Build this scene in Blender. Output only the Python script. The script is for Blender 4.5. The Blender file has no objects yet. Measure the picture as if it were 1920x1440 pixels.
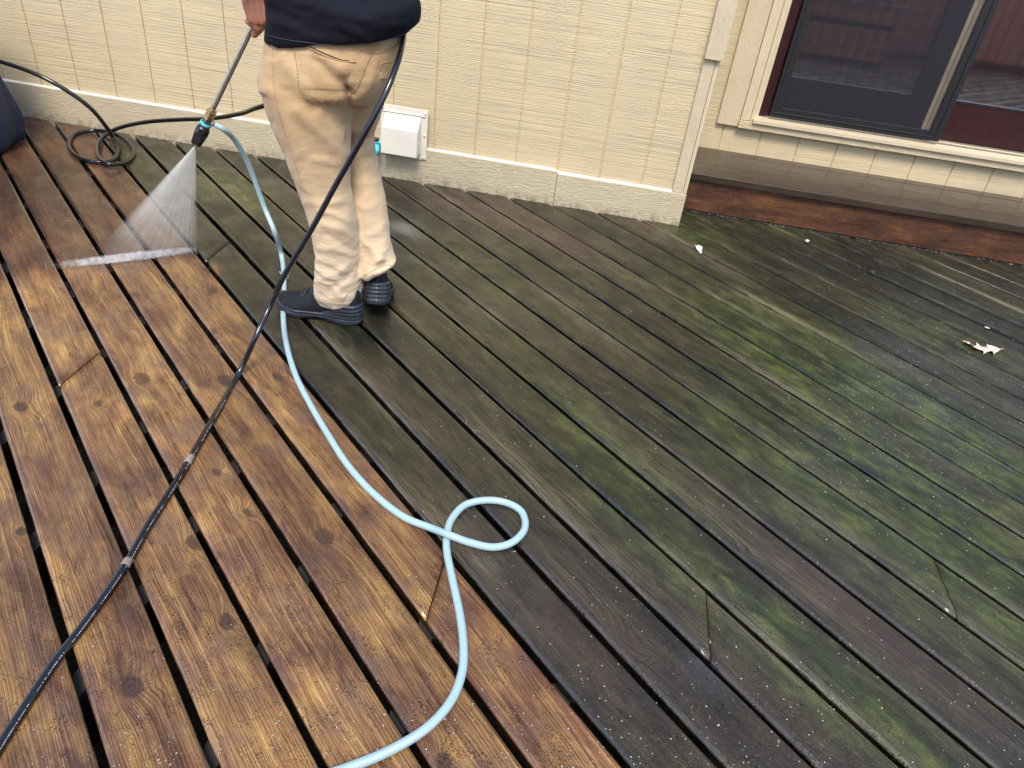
import bpy, bmesh, math, random
import numpy as np
from mathutils import Vector, Matrix, noise
from mathutils.bvhtree import BVHTree
random.seed(7)
rnd = random.Random(11)
SC = bpy.context.scene
COL = SC.collection

# ------------------------------------------------------------------ camera
F, CH, CD = 1372.27, 1.30473, 3.46712
CAM = Vector((0, -CD, CH))
CR = Vector((0.98109152, 0.15850024, 0.11107248)).normalized()
CU = Vector((-0.18118016, 0.55029379, 0.81507699)).normalized()
CF = Vector((-0.0680674, 0.81978925, -0.56860567)).normalized()
cd = bpy.data.cameras.new('camera'); cam = bpy.data.objects.new('camera', cd); COL.objects.link(cam)
cam.matrix_world = Matrix(((CR.x, CU.x, -CF.x, CAM.x), (CR.y, CU.y, -CF.y, CAM.y), (CR.z, CU.z, -CF.z, CAM.z), (0, 0, 0, 1)))
cd.sensor_width = 36; cd.lens = 36 * F / 1920; cd.clip_end = 500; cd.clip_start = .02
SC.camera = cam
# ------------------------------------------------------------------ world, sun, exposure
SUN_EL, SUN_AZ = math.radians(56), math.radians(176)      # azimuth of the sun, clockwise from +y
w = bpy.data.worlds.new('World'); SC.world = w; w.use_nodes = True
wn = w.node_tree.nodes; wl = w.node_tree.links
sky = wn.new('ShaderNodeTexSky'); sky.sky_type = 'NISHITA'; sky.sun_disc = False
sky.sun_elevation = SUN_EL; sky.sun_rotation = SUN_AZ; sky.air_density = 1.0; sky.dust_density = 1.5; sky.ozone_density = 1.0
wl.new(sky.outputs[0], wn['Background'].inputs[0]); wn['Background'].inputs[1].default_value = 0.15
sd = bpy.data.lights.new('sun', 'SUN'); sd.energy = 1.7; sd.angle = math.radians(20); sd.color = (1, .93, .82)
sun = bpy.data.objects.new('sun', sd); COL.objects.link(sun)
sdir = Vector((math.sin(SUN_AZ) * math.cos(SUN_EL), math.cos(SUN_AZ) * math.cos(SUN_EL), math.sin(SUN_EL)))
sun.rotation_euler = sdir.to_track_quat('Z', 'Y').to_euler(); sun.location = (0, -6, 8)
SC.view_settings.view_transform = 'Standard'; SC.view_settings.look = 'None'
SC.view_settings.exposure = 1.12; SC.view_settings.gamma = 1
SC.render.engine = 'CYCLES'
SC.cycles.max_bounces = 8; SC.cycles.transparent_max_bounces = 12; SC.cycles.volume_bounces = 3

# ------------------------------------------------------------------ helpers
def at(px, py, Y=None, z=None):
    d = CF * F + CR * (px - 960) + CU * (720 - py)
    t = (Y - CAM.y) / d.y if Y is not None else (z - CAM.z) / d.z
    return CAM + d * t

def tag(o, label=None, cat=None, group=None, kind=None):
    if label: o['label'] = label
    if cat: o['category'] = cat
    if group: o['group'] = group
    if kind: o['kind'] = kind
    return o

def empty(name, loc=(0, 0, 0)):
    o = bpy.data.objects.new(name, None); COL.objects.link(o); o.location = loc; o.empty_display_size = .1
    bpy.context.view_layer.update()
    return o

def put(name, verts, faces, mat, parent=None, smooth=True, uvs=None):
    me = bpy.data.meshes.new(name); me.from_pydata([tuple(v) for v in verts], [], faces)
    me.materials.append(mat)
    if smooth: me.polygons.foreach_set('use_smooth', [True] * len(me.polygons))
    me.update()
    o = bpy.data.objects.new(name, me); COL.objects.link(o)
    if parent:
        o.parent = parent; o.matrix_parent_inverse = parent.matrix_world.inverted()
    return o

class MB:
    def __init__(s): s.v = []; s.f = []
    def add(s, V, Fc):
        n = len(s.v); s.v += [Vector(q) for q in V]; s.f += [tuple(i + n for i in f) for f in Fc]; return s
    def box(s, x0, x1, y0, y1, z0, z1, bev=0.0):
        bm = bmesh.new(); bmesh.ops.create_cube(bm, size=1)
        for q in bm.verts:
            q.co = Vector((x0 if q.co.x < 0 else x1, y0 if q.co.y < 0 else y1, z0 if q.co.z < 0 else z1))
        if bev: bmesh.ops.bevel(bm, geom=bm.edges[:], offset=bev, segments=2, affect='EDGES', profile=.5)
        bm.verts.index_update(); s.add([q.co.copy() for q in bm.verts], [[q.index for q in f.verts] for f in bm.faces]); bm.free(); return s
    def prism(s, poly, ax, a, b):            # poly: 2D points, extruded along axis ax from a to b
        def mk(p, t):
            return (t, p[0], p[1]) if ax == 0 else ((p[0], t, p[1]) if ax == 1 else (p[0], p[1], t))
        n = len(poly); V = [mk(p, a) for p in poly] + [mk(p, b) for p in poly]
        Fc = [tuple(range(n))[::-1], tuple(range(n, 2 * n))] + [(i, (i + 1) % n, n + (i + 1) % n, n + i) for i in range(n)]
        return s.add(V, Fc)
    def rings(s, R, cap=True):
        n = len(R[0]); V = [p for r in R for p in r]; Fc = []
        for i in range(len(R) - 1):
            for j in range(n):
                Fc.append((i * n + j, i * n + (j + 1) % n, (i + 1) * n + (j + 1) % n, (i + 1) * n + j))
        if cap: Fc += [tuple(range(n))[::-1], tuple(range((len(R) - 1) * n, len(R) * n))]
        return s.add(V, Fc)
    def tube(s, pts, rad, n=14, cap=True):
        P = [Vector(p) for p in pts]; rr = rad if isinstance(rad, (list, tuple)) else [rad] * len(P)
        R = []; up = None
        for i, p in enumerate(P):
            t = (P[min(i + 1, len(P) - 1)] - P[max(i - 1, 0)]).normalized()
            if up is None: up = t.orthogonal().normalized()
            up = (up - t * up.dot(t)).normalized(); sd_ = t.cross(up)
            R.append([p + (up * math.cos(a) + sd_ * math.sin(a)) * rr[i] for a in (2 * math.pi * j / n for j in range(n))])
        return s.rings(R, cap)
    def lathe(s, p0, p1, prof, n=20):        # prof: (fraction, radius)
        p0 = Vector(p0); p1 = Vector(p1); t = (p1 - p0).normalized(); u = t.orthogonal().normalized(); q = t.cross(u)
        return s.rings([[p0.lerp(p1, f) + (u * math.cos(2 * math.pi * j / n) + q * math.sin(2 * math.pi * j / n)) * r for j in range(n)] for f, r in prof])
    def capsule(s, pts, rad, n=12):          # rounded limb through pts with radii
        P = [Vector(p) for p in pts]; d0 = (P[0] - P[1]).normalized(); d1 = (P[-1] - P[-2]).normalized()
        pp = []; rr = []
        for k in (1.0, .87, .5): pp.append(P[0] + d0 * rad[0] * k); rr.append(max(rad[0] * math.sqrt(1 - k * k), 1e-4))
        for i in range(len(P) - 1):
            L = (P[i + 1] - P[i]).length; m = max(2, int(L / .02))
            for j in range(m): pp.append(P[i].lerp(P[i + 1], j / m)); rr.append(rad[i] + (rad[i + 1] - rad[i]) * j / m)
        pp.append(P[-1]); rr.append(rad[-1])
        for k in (.5, .87, 1.0): pp.append(P[-1] + d1 * rad[-1] * k); rr.append(max(rad[-1] * math.sqrt(1 - k * k), 1e-4))
        return s.tube(pp, rr, n)
    def put(s, name, mat, parent=None, smooth=False):
        o = put(name, s.v, s.f, mat, parent, smooth)
        bm = bmesh.new(); bm.from_mesh(o.data); bmesh.ops.recalc_face_normals(bm, faces=bm.faces); bm.to_mesh(o.data); bm.free()
        return o

def spline(pts, n=10, closed=False):
    P = [Vector(p) for p in pts]; out = []
    for i in range(len(P) - 1):
        a = P[i - 1] if i > 0 else P[0] * 2 - P[1]; b = P[i]; c = P[i + 1]; d = P[i + 2] if i + 2 < len(P) else P[-1] * 2 - P[-2]
        for j in range(n):
            t = j / n
            out.append(.5 * ((2 * b) + (c - a) * t + (2 * a - 5 * b + 4 * c - d) * t * t + (3 * b - a - 3 * c + d) * t ** 3))
    out.append(P[-1]); return out

def remesh(mb, voxel, smooth_it=2):
    me = bpy.data.meshes.new('tmp'); me.from_pydata([tuple(v) for v in mb.v], [], mb.f); me.update()
    bm = bmesh.new(); bm.from_mesh(me); bmesh.ops.recalc_face_normals(bm, faces=bm.faces); bm.to_mesh(me); bm.free()
    o = bpy.data.objects.new('tmp', me); COL.objects.link(o)
    m = o.modifiers.new('r', 'REMESH'); m.mode = 'VOXEL'; m.voxel_size = voxel
    if smooth_it:
        m2 = o.modifiers.new('s', 'SMOOTH'); m2.iterations = smooth_it; m2.factor = .5
    dg = bpy.context.evaluated_depsgraph_get(); dg.update()
    e = o.evaluated_get(dg); res = bpy.data.meshes.new_from_object(e)
    bpy.data.objects.remove(o)
    return res

def displace(me, fn):
    me.update()
    co = [v.co.copy() for v in me.vertices]; no = [v.normal.copy() for v in me.vertices]
    for v, c, nn in zip(me.vertices, co, no): v.co = c + nn * fn(c, nn)
    me.update()

def from_mesh(name, me, mat, parent=None):
    me.materials.clear(); me.materials.append(mat); me.name = name
    me.polygons.foreach_set('use_smooth', [True] * len(me.polygons))
    o = bpy.data.objects.new(name, me); COL.objects.link(o)
    if parent: o.parent = parent; o.matrix_parent_inverse = parent.matrix_world.inverted()
    return o

# ------------------------------------------------------------------ materials
class NT:
    def __init__(s, name):
        s.m = bpy.data.materials.new(name); s.m.use_nodes = True; s.t = s.m.node_tree; s.n = s.t.nodes; s.l = s.t.links
        s.b = s.n['Principled BSDF']
    def N(s, ty, **k):
        n = s.n.new(ty)
        for a, v in k.items(): setattr(n, a, v)
        return n
    def L(s, a, b): s.l.new(a, b)
    def attr(s, name): n = s.N('ShaderNodeAttribute'); n.attribute_name = name; return n
    def obj(s): return s.N('ShaderNodeTexCoord').outputs['Object']
    def sep(s, v): n = s.N('ShaderNodeSeparateXYZ'); s.L(v, n.inputs[0]); return n.outputs
    def comb(s, x, y, z):
        n = s.N('ShaderNodeCombineXYZ')
        for i, v in enumerate((x, y, z)): s.inp(n.inputs[i], v)
        return n.outputs[0]
    def inp(s, i, v):
        if isinstance(v, (int, float, tuple)): i.default_value = v
        else: s.L(v, i)
    def math(s, op, a, b=0.0, c=0.0, clamp=False):
        n = s.N('ShaderNodeMath', operation=op); n.use_clamp = clamp; s.inp(n.inputs[0], a); s.inp(n.inputs[1], b); s.inp(n.inputs[2], c); return n.outputs[0]
    def map(s, v, sc, loc=(0, 0, 0), rot=(0, 0, 0)):
        n = s.N('ShaderNodeMapping'); s.L(v, n.inputs[0]); n.inputs['Scale'].default_value = sc; n.inputs['Location'].default_value = loc; n.inputs['Rotation'].default_value = rot; return n.outputs[0]
    def noise(s, v, scale=1.0, detail=4.0, rough=.55, dist=0.0, lac=2.0):
        n = s.N('ShaderNodeTexNoise'); s.L(v, n.inputs['Vector']); n.inputs['Scale'].default_value = scale; n.inputs['Detail'].default_value = detail
        n.inputs['Roughness'].default_value = rough; n.inputs['Distortion'].default_value = dist; return n.outputs['Fac']
    def ramp(s, f, stops, interp='LINEAR'):
        n = s.N('ShaderNodeValToRGB'); s.L(f, n.inputs[0]); e = n.color_ramp; e.interpolation = interp
        while len(e.elements) < len(stops): e.elements.new(.5)
        for q, (p, c) in zip(e.elements, stops):
            q.position = p; q.color = (c, c, c, 1) if isinstance(c, (int, float)) else (*c, 1)
        return n.outputs[0]
    def mix(s, f, a, b, mode='MIX'):
        n = s.N('ShaderNodeMix', data_type='RGBA', blend_type=mode); s.inp(n.inputs[0], f)
        for i, v in ((6, a), (7, b)):
            if isinstance(v, tuple): n.inputs[i].default_value = (*v, 1) if len(v) == 3 else v
            else: s.L(v, n.inputs[i])
        return n.outputs[2]
    def bump(s, h, dist, strength=1.0, prev=None):
        n = s.N('ShaderNodeBump'); s.L(h, n.inputs['Height']); n.inputs['Distance'].default_value = dist; n.inputs['Strength'].default_value = strength
        if prev: s.L(prev, n.inputs['Normal'])
        return n.outputs[0]
    def set(s, **k):
        for a, v in k.items():
            s.inp(s.b.inputs[a.replace('_', ' ')], (*v, 1) if isinstance(v, tuple) and len(v) == 3 else v)
        return s

def wood_mat():
    t = NT('wet_deck_wood')
    uv = t.N('ShaderNodeUVMap'); uv.uv_map = 'UVMap'; U, Vv, _ = t.sep(uv.outputs[0])
    seed = t.attr('seed').outputs['Fac']
    m1 = t.attr('mask'); m1s = t.N('ShaderNodeSeparateColor'); t.L(m1.outputs['Color'], m1s.inputs[0])
    clean, green, red = m1s.outputs[0], m1s.outputs[1], m1s.outputs[2]; dark = m1.outputs['Alpha']
    m2 = t.attr('wet'); m2s = t.N('ShaderNodeSeparateColor'); t.L(m2.outputs['Color'], m2s.inputs[0])
    wet, spark, scuff = m2s.outputs[0], m2s.outputs[1], m2s.outputs[2]; gloss = m2.outputs['Alpha']
    # knots
    kwob = t.noise(t.comb(U, Vv, seed), 28, 2, .5)
    kv = t.comb(t.math('ADD', t.math('MULTIPLY_ADD', U, 3.0, seed), t.math('MULTIPLY', kwob, .10)), t.math('ADD', t.math('MULTIPLY', Vv, 4.6), t.math('MULTIPLY', kwob, .10)), 0.0)
    vo = t.N('ShaderNodeTexVoronoi', feature='F1', voronoi_dimensions='2D'); t.L(kv, vo.inputs['Vector']); vo.inputs['Scale'].default_value = 1; vo.inputs['Randomness'].default_value = 1
    kd = vo.outputs['Distance']; vc = t.N('ShaderNodeSeparateColor'); t.L(vo.outputs['Color'], vc.inputs[0])
    ksize = t.math('MULTIPLY_ADD', t.math('GREATER_THAN', vc.outputs[0], .42), t.math('MULTIPLY_ADD', vc.outputs[1], .075, .030), .0005)
    kr = t.math('DIVIDE', kd, ksize)                                   # 1 at knot rim
    kfal = t.math('POWER', 2.718, t.math('MULTIPLY', t.math('MULTIPLY', kr, kr), -.28))
    # grain coordinate
    wob = t.noise(t.comb(t.math('MULTIPLY', U, 1.6), t.math('MULTIPLY', Vv, 7.0), seed), 1, 3, .5)
    vv = t.math('ADD', t.math('ADD', Vv, t.math('MULTIPLY', wob, .055)), t.math('MULTIPLY', kfal, .022))
    g1 = t.noise(t.comb(t.math('MULTIPLY', U, 1.6), t.math('MULTIPLY', vv, 130), seed), 1, 4, .6)
    g2 = t.noise(t.comb(t.math('MULTIPLY', U, 7), t.math('MULTIPLY', vv, 420), seed), 1, 3, .7)
    ringw = t.math('SINE', t.math('MULTIPLY_ADD', vv, 1050, t.math('MULTIPLY', g1, 9.0)))
    blot = t.noise(t.comb(t.math('MULTIPLY', U, 4.2), t.math('MULTIPLY', Vv, 13), seed), 1, 6, .62, .5)
    blot2 = t.noise(t.comb(t.math('MULTIPLY', U, 11), t.math('MULTIPLY', Vv, 26), seed), 1, 6, .68, .3)
    fine = t.noise(t.map(uv.outputs[0], (1, 1, 1)), 320, 4, .7)
    # cleaned wood
    gf = t.math('MULTIPLY_ADD', ringw, .048, t.math('MULTIPLY_ADD', g1, .34, t.math('MULTIPLY_ADD', g2, .44, t.math('MULTIPLY', fine, .18))))
    cA = t.ramp(gf, [(.32, (.072, .031, .016)), (.42, (.150, .072, .032)), (.52, (.235, .125, .052)), (.64, (.38, .230, .105))])
    cB = t.ramp(blot, [(.30, (.30, .26, .28)), (.42, (.64, .58, .64)), (.53, (1.0, .99, .94)), (.66, (1.6, 1.7, 1.35))])
    c = t.mix(1.0, cA, cB, 'MULTIPLY')
    c = t.mix(t.ramp(blot2, [(.52, 0), (.74, .42)]), c, (.42, .265, .085))
    c = t.mix(t.ramp(blot2, [(.28, .7), (.42, 0)]), c, (.085, .045, .032))
    c = t.mix(t.math('MULTIPLY', t.ramp(t.noise(t.comb(U, Vv, seed), 9, 4, .6), [(.5, 0), (.75, 1)]), .6), c, (.135, .082, .068))
    # dirty wood
    gd = t.math('MULTIPLY_ADD', g2, .45, t.math('MULTIPLY', fine, .5))
    dA = t.ramp(gd, [(.36, (.008, .0075, .0055)), (.455, (.022, .0205, .0130)), (.54, (.045, .042, .024)), (.64, (.118, .108, .062))])
    dB = t.ramp(t.math('MULTIPLY_ADD', blot, .6, t.math('MULTIPLY', blot2, .4)), [(.34, (.36, .36, .36)), (.48, (.82, .82, .80)), (.60, (1.55, 1.48, 1.25)), (.70, (2.1, 1.9, 1.5))])
    d = t.mix(1.0, dA, dB, 'MULTIPLY')
    gmask = t.math('MULTIPLY', green, t.ramp(blot2, [(.30, .35), (.65, 1.05)]), clamp=True)
    gcol = t.ramp(t.math('MULTIPLY_ADD', fine, .5, t.math('MULTIPLY', blot2, .5)), [(.36, (.011, .017, .006)), (.5, (.040, .054, .013)), (.64, (.125, .150, .034))])
    d = t.mix(gmask, d, gcol)
    rmask = t.math('MULTIPLY', red, t.ramp(blot, [(.3, .4), (.6, 1.0)]), clamp=True)
    d = t.mix(rmask, d, t.mix(g1, (.035, .020, .016), (.115, .068, .052)))
    flk = t.ramp(t.noise(t.comb(t.math('MULTIPLY', U, 85), t.math('MULTIPLY', Vv, 200), seed), 1, 5, .8), [(.55, 0), (.68, 1)])
    flk2 = t.math('MULTIPLY', flk, t.ramp(blot2, [(.42, .12), (.60, .95)]))
    d = t.mix(t.math('MULTIPLY', flk2, .8), d, (.17, .155, .095))
    sc_ = t.math('MULTIPLY', scuff, t.ramp(g2, [(.42, 0), (.6, .8)]))
    d = t.mix(sc_, d, (.26, .205, .135))
    col = t.mix(clean, d, c)
    col = t.mix(t.math('MULTIPLY', red, t.math('MULTIPLY', clean, 1.3), clamp=True), col, t.mix(1.0, col, (.95, .58, .48), 'MULTIPLY'))
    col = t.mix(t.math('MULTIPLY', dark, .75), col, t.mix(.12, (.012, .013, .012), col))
    # knots colour
    kmask = t.ramp(kr, [(.55, 1), (1.0, .75), (1.25, .0)])
    krim = t.ramp(kr, [(.8, 0), (1.05, 1), (1.35, 0)])
    kcol = t.mix(t.math('MULTIPLY_ADD', t.math('SINE', t.math('MULTIPLY', kr, 15.0)), .22, t.noise(t.comb(U, Vv, seed), 150, 4, .7), clamp=True), (.016, .010, .007), (.085, .050, .032))
    kcol = t.mix(t.math('MULTIPLY', krim, .7), kcol, (.035, .018, .012))
    col = t.mix(t.math('MULTIPLY', kmask, t.math('MULTIPLY', t.math('MULTIPLY_ADD', clean, .80, .14), t.math('MULTIPLY_ADD', vc.outputs[2], .35, .7))), col, kcol)
    col = t.mix(t.math('MULTIPLY', t.ramp(kr, [(.0, .8), (2.6, 0)]), t.math('MULTIPLY', clean, .5)), col, t.mix(.35, (.06, .028, .016), col))
    # splits
    cr = t.noise(t.comb(t.math('MULTIPLY', U, 1.1), t.math('MULTIPLY', vv, 34), seed), 1, 2, .5)
    crk = t.ramp(t.math('ABSOLUTE', t.math('SUBTRACT', cr, .60)), [(.0, 1), (.0035, 0)])
    col = t.mix(t.math('MULTIPLY', crk, .55), col, (.02, .012, .009))
    # nails, water
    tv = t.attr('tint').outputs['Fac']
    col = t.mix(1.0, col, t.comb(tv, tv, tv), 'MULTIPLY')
    t.inp(t.b.inputs['Base Color'], col)
    wn_ = t.noise(t.comb(U, Vv, seed), 7, 5, .6)
    film = t.ramp(wn_, [(.42, 0), (.62, 1)])
    rough = t.math('MULTIPLY_ADD', film, -.24, .40)
    rough = t.math('MULTIPLY_ADD', clean, .02, rough)
    rough = t.math('SUBTRACT', rough, t.math('MULTIPLY', wet, .42), clamp=True)
    rough = t.math('MAXIMUM', t.math('SUBTRACT', rough, t.math('MULTIPLY', spark, .10)), .05)
    t.inp(t.b.inputs['Roughness'], rough); t.b.inputs['IOR'].default_value = 1.42
    # bumps: grain, then water beads
    hb = t.math('MULTIPLY_ADD', ringw, t.math('MULTIPLY', clean, .25), t.math('MULTIPLY_ADD', g2, .7, t.math('MULTIPLY', fine, .5)))
    hb = t.math('SUBTRACT', hb, t.math('MULTIPLY', crk, 1.5))
    dry = t.math('MULTIPLY_ADD', wet, -.85, 1.0)
    b1 = t.bump(t.math('MULTIPLY', hb, dry), .0011, 1.0)
    lump = t.noise(t.comb(U, t.math('MULTIPLY', Vv, 1.5), seed), 70, 3, .6)
    b2 = t.bump(t.math('MULTIPLY', t.math('MULTIPLY', lump, t.math('MULTIPLY_ADD', wet, -.85, 1.0)), t.math('MULTIPLY_ADD', spark, .9, .22)), .0035, .8, b1)
    bead = t.N('ShaderNodeTexVoronoi', feature='SMOOTH_F1'); t.L(t.comb(U, t.math('MULTIPLY', Vv, 1.3), seed), bead.inputs['Vector']); bead.inputs['Scale'].default_value = 210
    bd = t.ramp(bead.outputs['Distance'], [(.0, 1), (.33, 0)])
    bm_ = t.math('MULTIPLY', bd, t.math('MULTIPLY', spark, t.ramp(t.noise(t.comb(U, Vv, seed), 26, 3, .6), [(.5, 0), (.62, 1)])))
    b3 = t.bump(bm_, .006, 1.0, b2)
    t.L(b3, t.b.inputs['Normal'])
    cn = t.bump(t.math('MULTIPLY', t.math('ADD', t.math('MULTIPLY', lump, .5), bm_), t.math('MULTIPLY_ADD', wet, -.85, 1.0)), .003, .6)
    t.b.inputs['Coat IOR'].default_value = 1.33; t.b.inputs['Coat Roughness'].default_value = .08
    t.inp(t.b.inputs['Coat Weight'], t.math('MULTIPLY', gloss, t.math('MULTIPLY_ADD', wet, .9, t.math('MULTIPLY_ADD', film, .35, .12), clamp=True))); t.inp(t.b.inputs['Specular IOR Level'], t.math('MULTIPLY', gloss, .5)); t.inp(t.b.inputs['IOR'], t.math('MULTIPLY_ADD', wet, .35, 1.40)); t.L(cn, t.b.inputs['Coat Normal'])
    return t.m

def paint_siding(name, base, rough_scale=1.0, horiz=True, warm=1.0):
    t = NT(name); o = t.obj(); X, Y, Z = t.sep(o)
    xx = t.math('ADD', X, Y)
    lines = t.noise(t.comb(t.math('MULTIPLY', xx, 1.3), 0.0, t.math('MULTIPLY', Z, 210)), 1, 3, .6, .0)
    lines2 = t.noise(t.comb(t.math('MULTIPLY', xx, 4), 0.0, t.math('MULTIPLY', Z, 420)), 1, 3, .6)
    rag = t.noise(t.comb(t.math('MULTIPLY', xx, 75), 0.0, t.math('MULTIPLY', Z, 130)), 1, 4, .65, .3)
    patch = t.ramp(t.noise(t.comb(xx, 0.0, Z), 5, 3, .5), [(.42, 0), (.6, 1)])
    h = t.math('ADD', t.math('MULTIPLY', t.ramp(lines, [(.34, 0), (.5, .75), (.7, 1)]), t.math('MULTIPLY_ADD', patch, -.45, 1.0)), t.math('MULTIPLY', lines2, .4))
    h = t.math('ADD', h, t.math('MULTIPLY', t.ramp(rag, [(.4, 0), (.62, 1)]), t.math('MULTIPLY_ADD', patch, .5, .12)))
    dirt = t.noise(t.comb(xx, 0.0, t.math('MULTIPLY', Z, .6)), 3.0, 6, .65)
    c = t.mix(t.ramp(dirt, [(.35, 0), (.7, .5)]), base, tuple(q * .80 for q in base))
    c = t.mix(t.math('MULTIPLY', t.ramp(lines, [(.36, .8), (.46, 0)]), .4), c, tuple(q * .62 for q in base))
    spk = t.ramp(t.noise(t.comb(xx, 0.0, Z), 130, 2, .5), [(.80, 0), (.83, 1)])
    c = t.mix(t.math('MULTIPLY', spk, .5), c, (.10, .09, .07))
    t.set(Base_Color=c, Roughness=.55)
    t.L(t.bump(h, .0017 * rough_scale, 1.0), t.b.inputs['Normal'])
    return t.m

def paint_board(name, base, vertical=False, crackle=1.0, dirty=False):
    t = NT(name); o = t.obj(); X, Y, Z = t.sep(o); xx = t.math('ADD', X, Y)
    a, b = (Z, xx) if vertical else (xx, Z)
    cath = t.noise(t.comb(t.math('MULTIPLY', a, 2.5), 0.0, t.math('MULTIPLY', b, 9)), 1, 2, .5)
    rings = t.math('SINE', t.math('MULTIPLY', cath, 120))
    rag = t.noise(t.comb(t.math('MULTIPLY', a, 40), 0.0, t.math('MULTIPLY', b, 150)), 1, 5, .7, 1.0)
    h = t.math('ADD', t.math('MULTIPLY', rings, .18), t.math('MULTIPLY', t.ramp(rag, [(.38, 0), (.6, 1)]), .9 * crackle))
    dirt = t.noise(t.comb(xx, 0.0, Z), 6.0, 6, .7)
    c = t.mix(t.ramp(dirt, [(.4, 0), (.7, .45)]), base, tuple(q * .78 for q in base))
    if dirty:   # splashed grime near the deck and rare black specks
        low = t.math('MULTIPLY', t.ramp(Z, [(.0, 1), (.055, 0)]), t.ramp(t.noise(t.comb(xx, 0.0, Z), 30, 4, .7), [(.42, 0), (.62, 1)]))
        c = t.mix(t.math('MULTIPLY', low, .7), c, (.13, .115, .075))
        spk = t.ramp(t.noise(t.comb(xx, 0.0, t.math('MULTIPLY', Z, .6)), 75, 3, .6), [(.73, 0), (.77, 1)])
        c = t.mix(t.math('MULTIPLY', spk, .8), c, (.04, .033, .025))
    t.set(Base_Color=c, Roughness=.5)
    t.L(t.bump(h, .0016, 1.0), t.b.inputs['Normal'])
    return t.m

def simple(name, col, rough=.5, metal=0.0, nscale=0, namt=.25, bump=0.0, bscale=60, **k):
    t = NT(name)
    if nscale:
        f = t.noise(t.obj(), nscale, 5, .6); c = t.mix(t.ramp(f, [(.3, 0), (.7, 1)]), tuple(q * (1 - namt) for q in col), tuple(min(1, q * (1 + namt)) for q in col))
        t.set(Base_Color=c)
    else: t.set(Base_Color=col)
    t.set(Roughness=rough, Metallic=metal, **k)
    if bump: t.L(t.bump(t.noise(t.obj(), bscale, 4, .6), bump, 1.0), t.b.inputs['Normal'])
    return t.m

CREAM = (.61, .50, .305)
M = {}
M['wood'] = wood_mat()
M['siding'] = paint_siding('cream_siding_paint', CREAM)
M['skirt'] = paint_board('cream_skirt_paint', (.57, .48, .315), dirty=True)
M['trimv'] = paint_board('cream_trim_paint', (.59, .49, .325), vertical=True, crackle=.6)
M['trimh'] = paint_board('cream_sill_paint', (.60, .50, .32), crackle=1.0)
M['ledge'] = simple('white_caulk', (.68, .65, .57), .4, nscale=30, namt=.12)
M['tan'] = simple('smooth_tan_paint', (.57, .475, .32), .4, nscale=20, namt=.06)
M['maroon'] = simple('maroon_paint', (.030, .008, .009), .32, nscale=30, namt=.2, bump=.0002)
M['black'] = simple('black_aluminium', (.017, .017, .019), .35, nscale=40, namt=.2)
M['dark'] = simple('dark_room', (.02, .018, .017), .9)
M['vent'] = simple('ivory_plastic', (.70, .655, .555), .42, nscale=14, namt=.05, bump=.0003, bscale=30)
M['steel'] = simple('brushed_steel', (.48, .46, .42), .28, 1.0, nscale=60, namt=.2)
M['darkmetal'] = simple('dull_nickel', (.25, .24, .20), .3, 1.0, nscale=60, namt=.3)
M['brass'] = simple('brass', (.62, .42, .19), .26, 1.0, nscale=50, namt=.2)
M['teal'] = simple('teal_ring', (.06, .55, .62), .35)
M['rubber'] = simple('black_rubber', (.008, .008, .010), .16, nscale=70, namt=.3, bump=.0001, IOR=1.5, Coat_Weight=.35, Coat_Roughness=.05)
M['print'] = simple('white_print', (.6, .62, .65), .5)
M['tape'] = simple('old_tape', (.22, .17, .155), .5, nscale=80, namt=.4, bump=.001)
M['navy'] = simple('navy_cover_cloth', (.016, .026, .065), .75, nscale=14, namt=.3, bump=.002, bscale=25)
M['skin'] = NT('skin').set(Base_Color=(.46, .20, .13), Roughness=.45, Subsurface_Weight=.12, Subsurface_Scale=.01).m
M['hair'] = simple('dark_hair', (.03, .02, .015), .6, bump=.002, bscale=120)
M['eye'] = simple('eye_white', (.7, .68, .65), .2)
M['ground'] = simple('dark_soil', (.035, .03, .024), .95, nscale=9, namt=.5, bump=.02, bscale=12)
M['joist'] = simple('wet_joist_wood', (.022, .02, .018), .7, nscale=30, namt=.5, bump=.001)
M['fence'] = None
M['petal'] = simple('pink_petal', (.75, .12, .38), .5, nscale=40, namt=.3)
M['green'] = simple('leaf_green', (.05, .11, .03), .5, nscale=40, namt=.4)
M['white'] = simple('white_scrap', (.82, .84, .86), .5, nscale=60, namt=.08, bump=.001, bscale=90)

# hose of pale blue braided vinyl
t = NT('pale_blue_vinyl'); uvn = t.N('ShaderNodeUVMap'); uvn.uv_map = 'UVMap'; a_, b_, _ = t.sep(uvn.outputs[0])
s1 = t.math('SINE', t.math('ADD', t.math('MULTIPLY', a_, 1500), t.math('MULTIPLY', b_, 25.13)))
s2 = t.math('SINE', t.math('SUBTRACT', t.math('MULTIPLY', a_, 1500), t.math('MULTIPLY', b_, 25.13)))
br = t.math('MAXIMUM', s1, s2)
cc = t.mix(t.ramp(br, [(.3, 0), (.95, 1)]), (.29, .47, .52), (.50, .67, .71))
cc = t.mix(t.ramp(t.noise(uvn.outputs[0], 9, 5, .6), [(.55, 0), (.75, .4)]), cc, (.30, .42, .42))
t.set(Base_Color=cc, Roughness=.22, Coat_Weight=.5, Transmission_Weight=.12, IOR=1.45); t.L(t.bump(br, .0004, .6), t.b.inputs['Normal']); M['vinyl'] = t.m
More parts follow.
